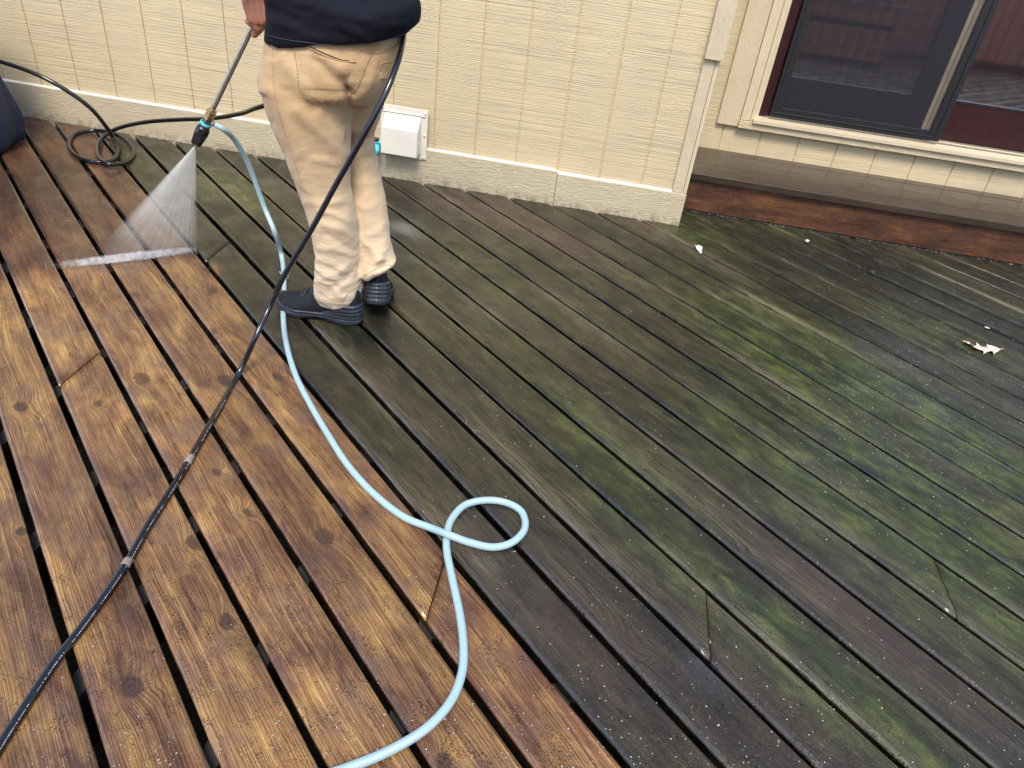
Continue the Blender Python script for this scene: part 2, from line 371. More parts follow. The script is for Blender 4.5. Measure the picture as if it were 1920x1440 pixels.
# trousers
t = NT('khaki_cotton'); o = t.obj(); X, Y, Z = t.sep(o)
wv = t.math('ADD', t.math('SINE', t.math('MULTIPLY', t.math('ADD', X, Z), 4200)), t.math('SINE', t.math('MULTIPLY', t.math('SUBTRACT', X, Z), 4200)))
pt = t.noise(o, 5.5, 5, .6); fine = t.noise(o, 90, 3, .6)
c = t.ramp(pt, [(.3, (.37, .225, .098)), (.5, (.45, .295, .142)), (.7, (.53, .375, .205))])
c = t.mix(t.ramp(Z, [(.12, .85), (.72, 0)]), c, (.68, .545, .375))           # faded towards the hems
c = t.mix(t.ramp(t.noise(o, 26, 5, .65), [(.55, 0), (.8, .35)]), c, (.66, .50, .33))
t.set(Base_Color=c, Roughness=.85, Sheen_Weight=.25)
crs = t.noise(t.comb(X, Y, t.math('MULTIPLY', Z, 3.0)), 34, 3, .6, .5)
t.L(t.bump(t.math('MULTIPLY', crs, t.ramp(Z, [(.05, 1.0), (.55, .35)])), .0048, .9, t.bump(t.math('MULTIPLY_ADD', fine, .6, t.math('MULTIPLY', wv, .12)), .0009, .8)), t.b.inputs['Normal']); M['khaki'] = t.m
M['stitch'] = simple('khaki_thread', (.42, .26, .13), .8, nscale=200, namt=.3)
M['dkstitch'] = simple('dark_opening', (.05, .03, .02), .9)
# shirt
t = NT('navy_jersey'); o = t.obj(); fine = t.noise(o, 500, 2, .5)
t.set(Base_Color=t.mix(t.ramp(t.noise(o, 8, 4, .6), [(.3, 0), (.7, 1)]), (.0035, .004, .008), (.006, .007, .015)), Roughness=.9, Specular_IOR_Level=.25)
t.L(t.bump(fine, .0005, .7), t.b.inputs['Normal']); M['navyshirt'] = t.m
M['shoe'] = simple('black_shoe_mesh', (.007, .008, .013), .7, Specular_IOR_Level=.3, nscale=60, namt=.3, bump=.0008, bscale=500)
M['sole'] = simple('charcoal_rubber_sole', (.026, .030, .042), .38, nscale=40, namt=.35, bump=.0008, bscale=90)
M['lace'] = simple('dark_lace', (.03, .035, .04), .6)
# glass, screen
t = NT('door_glass'); t.n.remove(t.b); fr = t.N('ShaderNodeFresnel'); fr.inputs[0].default_value = 1.5
gl = t.N('ShaderNodeBsdfGlossy'); gl.inputs['Roughness'].default_value = .03; gl.inputs[0].default_value = (.95, .93, .95, 1)
tr = t.N('ShaderNodeBsdfTransparent'); tr.inputs[0].default_value = (.62, .60, .62, 1); mx = t.N('ShaderNodeMixShader')
t.L(t.math('MULTIPLY_ADD', fr.outputs[0], .9, .52, clamp=True), mx.inputs[0]); t.L(tr.outputs[0], mx.inputs[1]); t.L(gl.outputs[0], mx.inputs[2]); t.L(mx.outputs[0], t.n['Material Output'].inputs[0]); M['glass'] = t.m
t = NT('insect_screen'); o = t.obj(); X, Y, Z = t.sep(o)
wx = t.math('ABSOLUTE', t.math('SINE', t.math('MULTIPLY', X, 2200))); wz = t.math('ABSOLUTE', t.math('SINE', t.math('MULTIPLY', Z, 2200)))
wire = t.math('MAXIMUM', t.math('GREATER_THAN', wx, .965), t.math('GREATER_THAN', wz, .965))
tr = t.N('ShaderNodeBsdfTransparent'); mx = t.N('ShaderNodeMixShader'); t.set(Base_Color=(.045, .04, .05), Roughness=.5, Specular_IOR_Level=.2)
t.L(wire, mx.inputs[0]); t.L(tr.outputs[0], mx.inputs[1]); t.L(t.b.outputs[0], mx.inputs[2]); t.L(mx.outputs[0], t.n['Material Output'].inputs[0]); M['screen'] = t.m
# red stained boards (fence and planter opposite the house, seen in the door glass)
t = NT('red_stained_boards'); o = t.obj(); X, Y, Z = t.sep(o)
bx_ = t.math('FRACT', t.math('MULTIPLY', t.math('ADD', X, Y), 6.9))
gap = t.math('LESS_THAN', bx_, .05); g = t.noise(t.comb(t.math('MULTIPLY', X, 60), t.math('MULTIPLY', Y, 60), t.math('MULTIPLY', Z, 2)), 1, 4, .6)
c = t.ramp(g, [(.3, (.38, .13, .085)), (.7, (.58, .25, .17))]); c = t.mix(gap, c, (.02, .01, .008))
t.set(Base_Color=c, Roughness=.6); M['fence'] = t.m
# oak leaf
t = NT('dry_leaf'); o = t.obj(); t.set(Base_Color=t.mix(t.noise(o, 60, 4, .6), (.62, .42, .32), (.80, .64, .55)), Roughness=.55); t.L(t.bump(t.noise(o, 140, 3, .6), .001), t.b.inputs['Normal']); M['leaf'] = t.m
# spray volume
def spray_mat(name, dens, apex, axis, EC, EH, near):
    t = NT(name); t.n.remove(t.b); v = t.N('ShaderNodeVolumePrincipled'); v.inputs['Color'].default_value = (1, 1, .97, 1); v.inputs['Anisotropy'].default_value = .0
    g = t.N('ShaderNodeNewGeometry').outputs['Position']
    sub = t.N('ShaderNodeVectorMath', operation='SUBTRACT'); t.L(g, sub.inputs[0]); sub.inputs[1].default_value = apex
    nrm = t.N('ShaderNodeVectorMath', operation='NORMALIZE'); t.L(sub.outputs[0], nrm.inputs[0])
    ln = t.N('ShaderNodeVectorMath', operation='LENGTH'); t.L(sub.outputs[0], ln.inputs[0]); r = ln.outputs['Value']
    st = t.noise(nrm.outputs[0], 46, 3, .75); sft = t.noise(g, 22, 3, .6)
    f = t.math('DIVIDE', near, t.math('ADD', t.math('MULTIPLY', r, t.math('MULTIPLY_ADD', r, 1.0, .35)), .012))
    f = t.math('MULTIPLY', f, t.ramp(st, [(.34, .25), (.64, 1.9)])); f = t.math('MULTIPLY', f, t.ramp(sft, [(.3, .7), (.7, 1.3)]))
    ed = t.N('ShaderNodeVectorMath', operation='DOT_PRODUCT'); t.L(nrm.outputs[0], ed.inputs[0]); ed.inputs[1].default_value = axis
    dd = t.math('DIVIDE', t.math('SUBTRACT', ed.outputs['Value'], EC), EH)          # -1 .. 1 across the fan
    f = t.math('MULTIPLY', f, t.ramp(t.math('ABSOLUTE', dd), [(.0, .85), (.70, 1.0), (.86, .9), (1.0, .0)]))
    f = t.math('MULTIPLY', f, t.ramp(r, [(.0, 1), (.22, .85), (.38, .50), (.50, .14), (.56, .0)]))
    t.inp(v.inputs['Density'], t.math('MULTIPLY', f, dens)); t.L(v.outputs[0], t.n['Material Output'].inputs['Volume']); return t.m

# ------------------------------------------------------------------ deck
TH, BS, B0 = .76213, .15048, -2.70523
S_, C_ = math.sin(TH), math.cos(TH)
XC = .409                                   # house corner
YSTEP = .236
XJ0, JS = -.1925, .3015
def uv2xy(u, v): return v * S_ + u * C_, v * C_ - u * S_
def xy2uv(x, y): return x * C_ - y * S_, x * S_ + y * C_
DX0, DX1, DY0 = -4.6, 7.0, -6.0

def gauss_set(L):                            # (px, py, su, sv, weight)
    out = []
    for px, py, su, sv, wgt in L:
        p = at(px, py, z=0); u, v = xy2uv(p.x, p.y); out.append((u, v, su, sv, wgt))
    return out
GREEN = gauss_set([(430, 350, .25, .14, .7), (900, 430, .3, .12, .35), (1300, 430, .25, .15, .75), (1420, 600, .5, .2, .45), (1560, 700, .5, .16, .75), (1700, 780, .5, .2, .9),
                   (1850, 880, .5, .2, .95), (1450, 850, .5, .15, .6), (1830, 660, .35, .15, .6), (1350, 760, .5, .12, .5), (1650, 1000, .5, .2, .6), (1850, 1050, .4, .2, .7), (1100, 780, .5, .1, .35),
                   (1250, 1000, .5, .12, .40), (1500, 1180, .3, .1, .4), (980, 560, .4, .1, .3), (1800, 560, .3, .12, .4), (1180, 900, .4, .1, .35), (1450, 420, .3, .12, .6), (250, 300, .15, .1, .5), (1580, 1330, .3, .12, .35), (700, 480, .2, .1, .3)])
RED = gauss_set([(800, 370, .35, .12, .9), (920, 390, .4, .15, .7), (1060, 450, .35, .12, .6), (1200, 420, .2, .08, .6), (1000, 620, .3, .07, .35), (1080, 1200, .4, .12, .5), (1400, 1300, .5, .15, .45),
                 (1520, 1060, .5, .08, .35), (1700, 1250, .4, .1, .35), (640, 350, .3, .1, .2), (1120, 640, .4, .06, .3)])
DARK = gauss_set([(1480, 470, .4, .13, .8), (1620, 500, .5, .12, .85), (1800, 560, .5, .1, .75), (1500, 540, .4, .1, .4), (1300, 500, .2, .1, .4), (1850, 520, .4, .08, .7), (1330, 560, .25, .1, .35), (712, 615, .12, .10, 1.0), (740, 650, .10, .07, .8), (690, 560, .12, .1, .8), (30, 360, .3, .18, .85), (120, 320, .3, .1, .4),  # shade by the shoes and under the left cover is painted in here too
                  (600, 700, .4, .1, .25), (960, 1050, .3, .1, .35), (1150, 1120, .4, .1, .35), (1250, 900, .4, .1, .2), (1650, 620, .25, .08, .35), (560, 330, .3, .1, .25)])
WET = gauss_set([(762, 425, .055, .05, 1.0), (780, 440, .07, .03, .9), (1330, 1270, .05, .03, .9), (930, 435, .05, .02, .6), (1360, 745, .03, .02, .8), (900, 1000, .2, .05, .3), (130, 1370, .1, .06, .4), (700, 640, .08, .05, .5)])
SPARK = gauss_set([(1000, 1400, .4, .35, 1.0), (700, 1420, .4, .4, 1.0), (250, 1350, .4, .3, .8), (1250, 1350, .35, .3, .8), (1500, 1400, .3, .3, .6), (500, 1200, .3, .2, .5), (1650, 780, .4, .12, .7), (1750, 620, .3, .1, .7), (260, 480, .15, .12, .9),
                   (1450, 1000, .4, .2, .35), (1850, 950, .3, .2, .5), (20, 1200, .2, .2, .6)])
SCUFF = gauss_set([(1400, 560, .2, .05, .35), (1330, 490, .2, .04, .6), (1100, 600, .4, .03, .6), (870, 1020, .3, .04, .8), (1080, 1100, .3, .05, .6), (1560, 480, .2, .05, .5), (700, 720, .4, .04, .5), (1650, 1050, .5, .04, .5), (1330, 960, .5, .03, .6), (1000, 900, .5, .03, .5), (1500, 860, .4, .03, .5)])
def gs(L, u, v):
    r = np.zeros_like(u)
    for a, b, su, sv, wg in L: r = r + wg * np.exp(-((u - a) / su) ** 2 - ((v - b) / sv) ** 2)
    return np.clip(r, 0, 1)

def wood_attrs(me, mask, wet, seed, tint, uv):
    n = len(me.vertices)
    for nm, arr in (('mask', mask), ('wet', wet)):
        a = me.attributes.new(nm, 'FLOAT_COLOR', 'POINT'); a.data.foreach_set('color', np.asarray(arr, dtype=np.float32).ravel())
    for nm, arr in (('seed', seed), ('tint', tint)):
        a = me.attributes.new(nm, 'FLOAT', 'POINT'); a.data.foreach_set('value', np.asarray(arr, dtype=np.float32))
    uvl = me.uv_layers.new(name='UVMap'); li = np.zeros(len(me.loops), dtype=np.int32); me.loops.foreach_get('vertex_index', li)
    uvl.data.foreach_set('uv', np.asarray(uv, dtype=np.float32)[li].ravel())

deckV = []; deckF = []; dS = []; dT = []; dUV = []; dK = []; dE = []
kmin = int(math.floor(((DX0 * S_ + DY0 * C_) - B0) / BS)); kmax = int(math.ceil(((DX1 * S_ + YSTEP * C_) - B0) / BS))
JOINTS = {5: [XJ0], 8: [.411], 2: [at(230, 625, z=0).x], 6: [at(407, 473, z=0).x], 12: [at(1772, 1100, z=0).x], -1: [-1.1], 15: [2.0], 17: [1.6]}
JOINTS[0] = [at(25, 480, z=0).x]
for k in range(kmin, kmax + 1):
    hw = BS / 2 - (.0070 if k <= 5 else (.0066 if k <= 8 else .0058)); vc = B0 + (k + .5) * BS
    if k == 6: hw -= .0008
    def lo(v):
        x_w = v / S_
        Y = YSTEP if x_w > XC else 0.0
        return max((v * C_ - Y) / S_, (DX0 - v * S_) / C_)
    def hi(v): return min((v * C_ - DY0) / S_, (DX1 - v * S_) / C_)
    r2 = random.Random(k * 7 + 3)
    prof = [(-hw + .0012, -.030), (-hw + .0003, -.0088), (-hw, -.0068), (-hw + .0012, -.0042), (-hw + .0044, -.0014), (-hw + .0098, 0), (-hw * .5, .0), (0, .0), (hw * .5, .0), (hw - .0098, 0), (hw - .0044, -.0014), (hw - .0012, -.0042), (hw, -.0068), (hw - .0003, -.0088), (hw - .0012, -.030)]
    cuts = [None] + [x for x in sorted(JOINTS.get(k, []))] + [None]
    for si in range(len(cuts) - 1):
        a, b = cuts[si], cuts[si + 1]
        fa = (lambda v: lo(v)) if a is None else (lambda v, x=a: (x + .0014 - v * S_) / C_)
        fb = (lambda v: hi(v)) if b is None else (lambda v, x=b: (x - .0014 - v * S_) / C_)
        La, Lb = fa(vc), fb(vc)
        if Lb - La < .04: continue
        nrow = max(3, int((Lb - La) / .03)); base = len(deckV)
        sd0 = r2.uniform(0, 90); tint = r2.uniform(.86, 1.12) * (.95 if k < 6 else .84); hoff = r2.uniform(-.0009, .0009); cup = r2.uniform(-.0008, .0012)
        jt = r2.uniform(-.0006, .0006)
        for i in range(nrow + 1):
            for (dv, dz) in prof:
                v0 = vc + dv
                u = fa(v0) + (fb(v0) - fa(v0)) * i / nrow
                edge = 1 if abs(dv) > hw - .004 else 0
                nz = noise.noise((u * 2.2, k * 3.1 + (5 if dv > 0 else 0), 0)) * .0016 + noise.noise((u * 14, k * 3.1 + (5 if dv > 0 else 0), 3)) * .0007
                v = v0 + (nz if edge else 0) * (1 if dv > 0 else -1) + jt
                x, y = uv2xy(u, v)
                z = dz + hoff + cup * (dv / hw) ** 2 * (-1) + noise.noise((u * 1.1, k * 9.7, 1)) * .0008
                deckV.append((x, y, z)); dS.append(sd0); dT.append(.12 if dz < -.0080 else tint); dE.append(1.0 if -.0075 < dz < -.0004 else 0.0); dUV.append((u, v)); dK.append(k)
        m = len(prof)
        for i in range(nrow):
            for j in range(m - 1):
                q = base + i * m + j; deckF.append((q, q + 1, q + m + 1, q + m))
        deckF.append(tuple(base + j for j in range(m))[::-1]); deckF.append(tuple(base + nrow * m + j for j in range(m)))
deck = put('deck', deckV, [f[::-1] for f in deckF], M['wood'])
uvs = np.array(dUV); uu, vv_ = uvs[:, 0], uvs[:, 1]; kk = np.array(dK); P3 = np.array(deckV)
nl = np.array([noise.noise((x * 5, y * 5, 0)) for x, y, z in deckV]); nl2 = np.array([noise.noise((a * 1.3, b * 5, 4)) for a, b in dUV])
line = -1.126 + .827 * (P3[:, 0] + 1.476)
below = np.clip((line - P3[:, 1] + nl * .05) / .10 + .5, 0, 1)
left = (kk < 6).astype(float)
clean = left * (.34 + .66 * below)
patch6 = (kk == 6) * np.exp(-((uu - xy2uv(*at(402, 505, z=0)[:2])[0]) / .05) ** 2 - ((vv_ - (B0 + 6 * BS)) / .035) ** 2)
clean = np.clip(np.maximum(clean, patch6), 0, 1)
away = np.clip(1 - left, 0, 1)
green = np.clip(gs(GREEN, uu, vv_) * 1.5 * (away + .25 * (1 - below)) * np.clip(.8 + nl2 * 1.1, .2, 1.3) + nl2 * .22 * away + .06 * away, 0, 1)
red = np.clip(gs(RED, uu, vv_) + left * (1 - below) * .85, 0, 1)
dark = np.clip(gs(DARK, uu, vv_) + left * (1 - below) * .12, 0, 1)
near_gap = np.minimum(np.mod(vv_ - B0, BS), BS - np.mod(vv_ - B0, BS))
scuffv = np.clip(gs(SCUFF, uu, vv_) + away * .75 * np.exp(-((near_gap - .006) / .022) ** 2) * np.clip(nl2 * 2.2 + .1, 0, 1), 0, 1)
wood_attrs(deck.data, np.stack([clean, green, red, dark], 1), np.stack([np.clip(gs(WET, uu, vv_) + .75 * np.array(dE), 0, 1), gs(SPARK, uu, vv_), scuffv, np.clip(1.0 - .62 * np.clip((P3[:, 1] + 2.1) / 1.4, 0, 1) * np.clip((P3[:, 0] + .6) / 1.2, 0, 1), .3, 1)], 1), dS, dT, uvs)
deck.data.polygons.foreach_set('use_smooth', [len(p.vertices) == 4 for p in deck.data.polygons])
tag(deck, 'wet timber deck of diagonal boards, half cleaned to orange brown and half mossy grey green', 'deck', kind='structure')

fr = MB()
x = .411 - JS * 16
while x < DX1:
    fr.box(x - .019, x + .019, DY0 + .05, -.02 if x < XC else YSTEP - .02, -.19, -.0325); x += JS
fr.box(DX0, DX1, DY0, DY0 + .04, -.19, -.0325)
tag(fr.put('deck_joists', M['joist']), 'dark joists under the deck boards glimpsed through the gaps', 'deck frame', kind='structure')
g = MB().add([(-40, -40, -.6), (40, -40, -.6), (40, 40, -.6), (-40, 40, -.6)], [(0, 1, 2, 3)])
tag(g.put('ground', M['ground']), 'dark soil below and around the deck', 'ground', kind='structure')

def plank(mb_name, x0, x1, y0, y1, z0, z1, parent, masks, seed, along=0, bev=.003, smooth=False):
    """wood board in its own mesh using the deck wood material; masks = (clean, green, red, dark, wet, spark)"""
    mb = MB(); n = max(1, int((x1 - x0) / .05))
    nx = n + 1; prof = [(y0 + bev, z0), (y0, z0 + bev), (y0, z1 - bev), (y0 + bev, z1), (y1 - bev, z1), (y1, z1 - bev), (y1, z0 + bev), (y1 - bev, z0)]
    R = [[(x0 + (x1 - x0) * i / n, a, b) for a, b in prof] for i in range(nx)]
    mb.rings(R); o = mb.put(mb_name, M['wood'], parent)
    nv = len(o.data.vertices); V = np.array([tuple(v.co) for v in o.data.vertices])
    nn = np.array([noise.noise((p[0] * 3, p[1] * 9, p[2] * 9 + seed)) for p in V])
    mk = np.stack([np.clip(masks[0] + nn * .0, 0, 1), np.clip(masks[1] * (1 + nn * 1.8), 0, 1), np.clip(masks[2] + nn * .3, 0, 1), np.clip(masks[3] + nn * .35, 0, 1)], 1)
    wt = np.tile([masks[4], masks[5], 0, masks[6] if len(masks) > 6 else 1], (nv, 1))
    wood_attrs(o.data, mk, wt, np.full(nv, seed), np.full(nv, 1.0), np.stack([V[:, 0], V[:, 1] + V[:, 2]], 1))
    return o

# ------------------------------------------------------------------ step under the door
ZS = .197; YW = .7136
st = empty('deck_step', (2.2, .45, 0))
tag(st, 'long low wooden step with reddish riser below the sliding door', 'step')
plank('riser', XC + .012, 4.1, YSTEP, YSTEP + .035, .004, ZS - .037, st, (.75, .0, .80, .62, .15, .3), 31.0)
ys = [YSTEP - .022, .353, .494, .640]
for i, (a, b) in enumerate(((.214, .350), (.3535, .4895), (.493, .628), (.6315, .708))):
    plank('tread_board', XC + .012, 4.1, a, b, ZS - .035, ZS + (.0, .0006, -.0004, .0003)[i], st, (.0, .30 if i < 2 else .05, .85, .50, .50, .0, .24), 40.0 + i * 7)

# ------------------------------------------------------------------ house
house = empty('house', (0, .3, 0))
tag(house, 'cream painted house with grooved wooden siding, a corner and a sliding glass door', 'house')
def siding(name, xa, xb, ysurf, z0, z1, gx0, mat=None):
    GW, GD = .0105, .006; V = []; Fc = []
    prof = [(xa, ysurf)]
    k0 = math.ceil((xa - gx0) / .2032); x = gx0 + k0 * .2032
    while x < xb - .01:
        if x > xa + .01: prof += [(x - GW / 2, ysurf), (x - GW / 2 + .0012, ysurf + GD), (x + GW / 2 - .0012, ysurf + GD), (x + GW / 2, ysurf)]
        x += .2032
    prof.append((xb, ysurf)); prof += [(xb, ysurf + .09), (xa, ysurf + .09)]
    n = len(prof); mb = MB(); mb.add([(a, b, z0) for a, b in prof] + [(a, b, z1) for a, b in prof], [tuple(range(n))[::-1], tuple(range(n, 2 * n))] + [(i, (i + 1) % n, n + (i + 1) % n, n + i) for i in range(n)])
    return mb.put(name, M['siding'], house)
ZSK = .1668; TOP = 2.30
siding('siding', -5.0, XC - .005, .019, .0, TOP, -2.85438)
DOX0, DOX1, DZ0, DZ1 = .806, 3.35, .376, 2.14
siding('siding', XC + .004, DOX0 - .07, YW, -.1, TOP, .59926)
siding('siding', DOX0 - .07, 3.42, YW, -.1, .338, .59926)
siding('siding', DOX0 - .07, 3.42, YW, DZ1, TOP, .59926)
siding('siding', 3.42, 5.0, YW, -.1, TOP, .59926)
MB().box(XC - .03, XC + .003, .026, YW - .002, -.1, TOP).put('return_wall', M['siding'], house)
MB().box(-5.0, XC, -.10, .11, TOP, TOP + .16).box(XC + .001, 5.0, .62, .80, TOP, TOP + .16).put('eave', M['tan'], house)
# skirting
MB().box(-5.0, -.2085, .0, .0185, -.03, ZSK - .002, .0015).put('skirt_board', M['skirt'], house)
MB().box(-.2065, XC + .004, -.0015, .0185, -.03, ZSK - .012, .0015).put('skirt_board', M['skirt'], house)
cl = MB(); ccx = np.arange(-5.0, XC, .03)
R = []
for x in ccx:
    h = .0028 + noise.noise((x * 9, 0, 0)) * .0012; z0 = ZSK - .002 if x < -.2075 else ZSK - .012
    R.append([(x, .001, z0 - .001), (x, .0008, z0 + h * .6), (x, .017, z0 + h + .002), (x, .0186, z0 + h + .004), (x, .0186, z0 - .001)])
cl.rings(R).put('caulk_ledge', M['ledge'], house)
for i in range(60):
    x = -3.3 + i * .2032 * .5 + .05
    if x > .33: break
    for z in (.055, .125):
        if rnd.random() < .35:
            xx = x + rnd.uniform(-.03, .03); y = 0 if xx < -.2075 else -.0015
            MB().lathe((xx, y + .001, z), (xx, y - .0014, z), [(0, .0032), (.7, .0030), (1, .0018)], 10).put('nail_head', M['ledge'], house)
# corner boards
MB().box(.343, .3925, .0, .0185, ZSK - .008, .750, .0015).put('corner_board', M['trimv'], house)
MB().box(.3945, XC + .0015, .0015, .0185, ZSK - .008, .750, .001).put('corner_edge_board', M['tan'], house)
MB().box(.3415, .421, -.019, .0185, .752, TOP, .002).put('corner_board', M['trimv'], house)
# vent hood
vp = MB(); vx0, vx1, vz0, vz1 = -1.083, -.852, .117, .352
vp.box(vx0, vx1, -.0065, -.0005, vz0, vz1, .0015).box(vx0 + .012, vx1 - .012, -.012, -.006, vz1 - .030, vz1 - .026, .0008)
vent = vp.put('vent_plate', M['vent'], house)
hx0, hx1 = -1.060, -.884; zt = .318; zf = .262; zb = .138; YF = -.066
h = MB(); pr = [(-.0065, zt), (YF, zf), (YF - .006, zb + .004), (YF, zb), (-.0065, zb + .012)]
h.prism(pr, 0, hx0, hx1); ho = h.put('vent_hood', M['vent'], vent)
bv = ho.modifiers.new('b', 'BEVEL'); bv.width = .0018; bv.segments = 2; bv.limit_method = 'ANGLE'
MB().box(hx0 + .02, hx1 - .01, -.045, -.008, zb - .006, zb + .002).put('vent_flap', M['dark'], vent)
for sx, sz in ((vx0 + .013, vz1 - .016), (vx1 - .013, vz1 - .016), (vx1 - .012, .235), (vx1 - .012, vz0 + .012), (vx0 + .013, .235)):
    MB().lathe((sx, -.006, sz), (sx, -.0125, sz), [(0, .0058), (.5, .0056), (.9, .003), (1, .001)], 12).put('screw', M['vent'], vent, True)
# hose tap by the vent
tap = empty('hose_tap', (-1.13, 0, .2))
tag(tap, 'small garden tap with teal fitting on wall beside the white vent hood', 'tap')
tp = at(706, 276, Y=-.05); kp = at(700, 262, Y=-.07)
MB().lathe((tp.x, .0, tp.z), (tp.x, -.055, tp.z), [(0, .02), (.1, .02), (.12, .011), (1, .011)], 16).lathe((tp.x, -.05, tp.z + .015), (tp.x, -.05, tp.z - .035), [(0, .012), (.3, .013), (.31, .016), (1, .016)], 16).put('valve_body', M['teal'], tap, True)
MB().lathe((kp.x, -.05, kp.z - .01), (kp.x, -.05, kp.z + .004), [(0, .019), (.2, .022), (.8, .022), (1, .017)], 16).put('handle', M['rubber'], tap, True)
MB().box(tp.x + .035, tp.x + .058, -.03, -.0008, tp.z - .035, tp.z + .012, .002).put('bracket', M['tan'], tap)
# ---- sliding door
fx0, fx1, top = .806, 3.35, DZ1
dr = empty('sliding_door', (2, YW, DZ0)); dr.parent = house; dr.matrix_parent_inverse = house.matrix_world.inverted()
MB().box(.556, .670, YW - .022, YW, .335, DZ1 + .1, .002).box(3.46, 3.57, YW - .022, YW, .335, DZ1 + .1, .002).box(.672, 3.458, YW - .022, YW, DZ1 + .01, DZ1 + .12, .002).put('door_casing', M['trimv'], house)
bk = MB()   # stepped moulding between casing and jamb
for a, b, y0 in ((.6715, .700, YW - .030), (.7005, .722, YW - .020), (.7225, .742, YW - .026), (.7425, .762, YW + .004)):
    bk.box(a, b, y0, YW + .05, DZ0 - .002, DZ1, .002)
bk.put('door_moulding', M['tan'], dr)
MB().box(.7625, .812, YW + .02, YW + .10, DZ0 + .02, DZ1, .002).box(3.30, 3.40, YW + .02, YW + .10, DZ0 + .02, DZ1).box(.812, 3.30, YW + .02, YW + .10, DZ1 - .06, DZ1).put('door_jamb', M['maroon'], dr)
MB().prism([(YW - .055, .372), (YW - .055, .388), (YW + .13, .408), (YW + .13, .36), (YW - .03, .36)], 0, .735, 3.44).put('sill', M['tan'], dr)
MB().box(.668, 3.47, YW - .040, YW - .001, .334, .3715, .002).put('sill_board', M['trimh'], house)
MB().box(.80, 3.36, YW + .012, YW + .016, .394, .404).box(.80, 3.36, YW + .060, YW + .064, .400, .410).put('track', M['steel'], dr)
def frame(mb, x0, x1, z0, z1, sw, bw, y0, y1, twb=.05, rs=None):
    rs = rs or sw
    mb.box(x0, x0 + sw, y0, y1, z0, z1, .0015); mb.box(x1 - rs, x1, y0, y1, z0, z1, .0015)
    mb.box(x0 + sw + .0002, x1 - rs - .0002, y0 + .001, y1 - .001, z0, z0 + bw, .0015); mb.box(x0 + sw + .0002, x1 - rs - .0002, y0 + .001, y1 - .001, z1 - twb, z1, .0015)
sx0, sx1, sz0 = .815, 1.690, .412
sf = MB(); frame(sf, sx0, sx1, sz0, DZ1 - .03, .050, .048, YW - .012, YW + .006, .05, .060)
sfo = sf.put('screen_door_frame', M['black'], dr)
rg = MB(); frame(rg, sx0 + .018, sx1 - .022, sz0 + .018, DZ1 - .05, .006, .005, YW - .017, YW - .012, .005); rg.put('screen_bead', M['steel'], sfo).data.materials[0] = M['black']
MB().box(sx0 + .05, sx1 - .06, YW - .0035, YW - .0030, sz0 + .048, DZ1 - .08).put('screen_mesh', M['screen'], dr)
# inner sliding panel behind the screen, beige interlock, fixed panel
pn = MB(); frame(pn, .815, 1.590, .414, DZ1 - .03, .045, .194, YW + .030, YW + .062, .08, .10)
pno = pn.put('door_panel_frame', simple('dark_grey_paint', (.016, .012, .018), .4, nscale=30, namt=.2), dr)
MB().box(.86, 1.49, YW + .045, YW + .050, .608, DZ1 - .11).put('glass', M['glass'], pno)
MB().box(1.592, 1.612, YW + .020, YW + .045, .412, DZ1 - .03, .001).box(1.614, 1.655, YW + .014, YW + .05, .412, DZ1 - .03, .001).box(1.657, 1.668, YW + .022, YW + .045, .412, DZ1 - .03, .001).put('interlock_strip', M['tan'], dr)
p2 = MB(); frame(p2, 1.67, 3.30, .412, DZ1 - .03, .05, .196, YW + .066, YW + .098, .08)
p2o = p2.put('door_panel_frame', M['maroon'], dr)
MB().box(1.70, 3.26, YW + .080, YW + .085, .608, DZ1 - .10).put('glass', M['glass'], p2o)
MB().box(1.71, 3.26, YW + .0635, YW + .0655, .598, .606).put('glazing_bead', M['black'], p2o)
# dark room behind
rm = MB()
for b in ((.5, 3.7, 3.2, 3.24, .2, 2.28), (.46, .5, YW + .1, 3.2, .2, 2.28), (3.7, 3.74, YW + .1, 3.2, .2, 2.28), (.5, 3.7, YW + .1, 3.2, .2, .35), (.5, 3.7, YW + .1, 3.2, 2.22, 2.28)): rm.box(*b)
rm.put('room', M['dark'], house)

# ------------------------------------------------------------------ planter and fence opposite the house (seen in the glass)
pl = empty('planter_box', (2.35, -4.6, 0)); tag(pl, 'red stained wooden planter box with pink flowers, reflected in the door', 'planter')
px0, px1, py0, py1 = 1.3, 2.88, -4.95, -4.42
MB().box(px0, px1, py1 - .02, py1, .02, .34).box(px0, px1, py1 - .02, py1, .40, .565).box(px0, px1, py0, py0 + .02, .02, .565).box(px0, px0 + .02, py0 + .021, py1 - .021, .02, .565).box(px1 - .02, px1, py0 + .021, py1 - .021, .02, .565).put('side_boards', M['fence'], pl)
MB().box(px0 - .03, px1 + .03, py1 - .04, py1 + .035, .567, .60).box(px0 - .03, px1 + .03, py0 - .03, py0 + .04, .567, .60).put('rim', M['tape'], pl)
MB().box(px0 + .022, px1 - .022, py0 + .022, py1 - .022, .03, .545).put('soil', M['ground'], pl)
fl = MB(); lf = MB()
for i in range(150):
    c = Vector((rnd.gauss(2.55, .12) if i % 3 else rnd.uniform(1.5, 2.8), rnd.uniform(py0 + .1, py1 - .03), .60 + rnd.uniform(0, .16)))
    for j in range(5):
        a = j * 1.2566 + rnd.random(); d = Vector((math.cos(a), math.sin(a), .3)); e = Vector((-math.sin(a), math.cos(a), 0)); r = .024
        fl.add([c, c + d * r + e * r * .5, c + d * r * 1.5, c + d * r - e * r * .5], [(0, 1, 2, 3)])
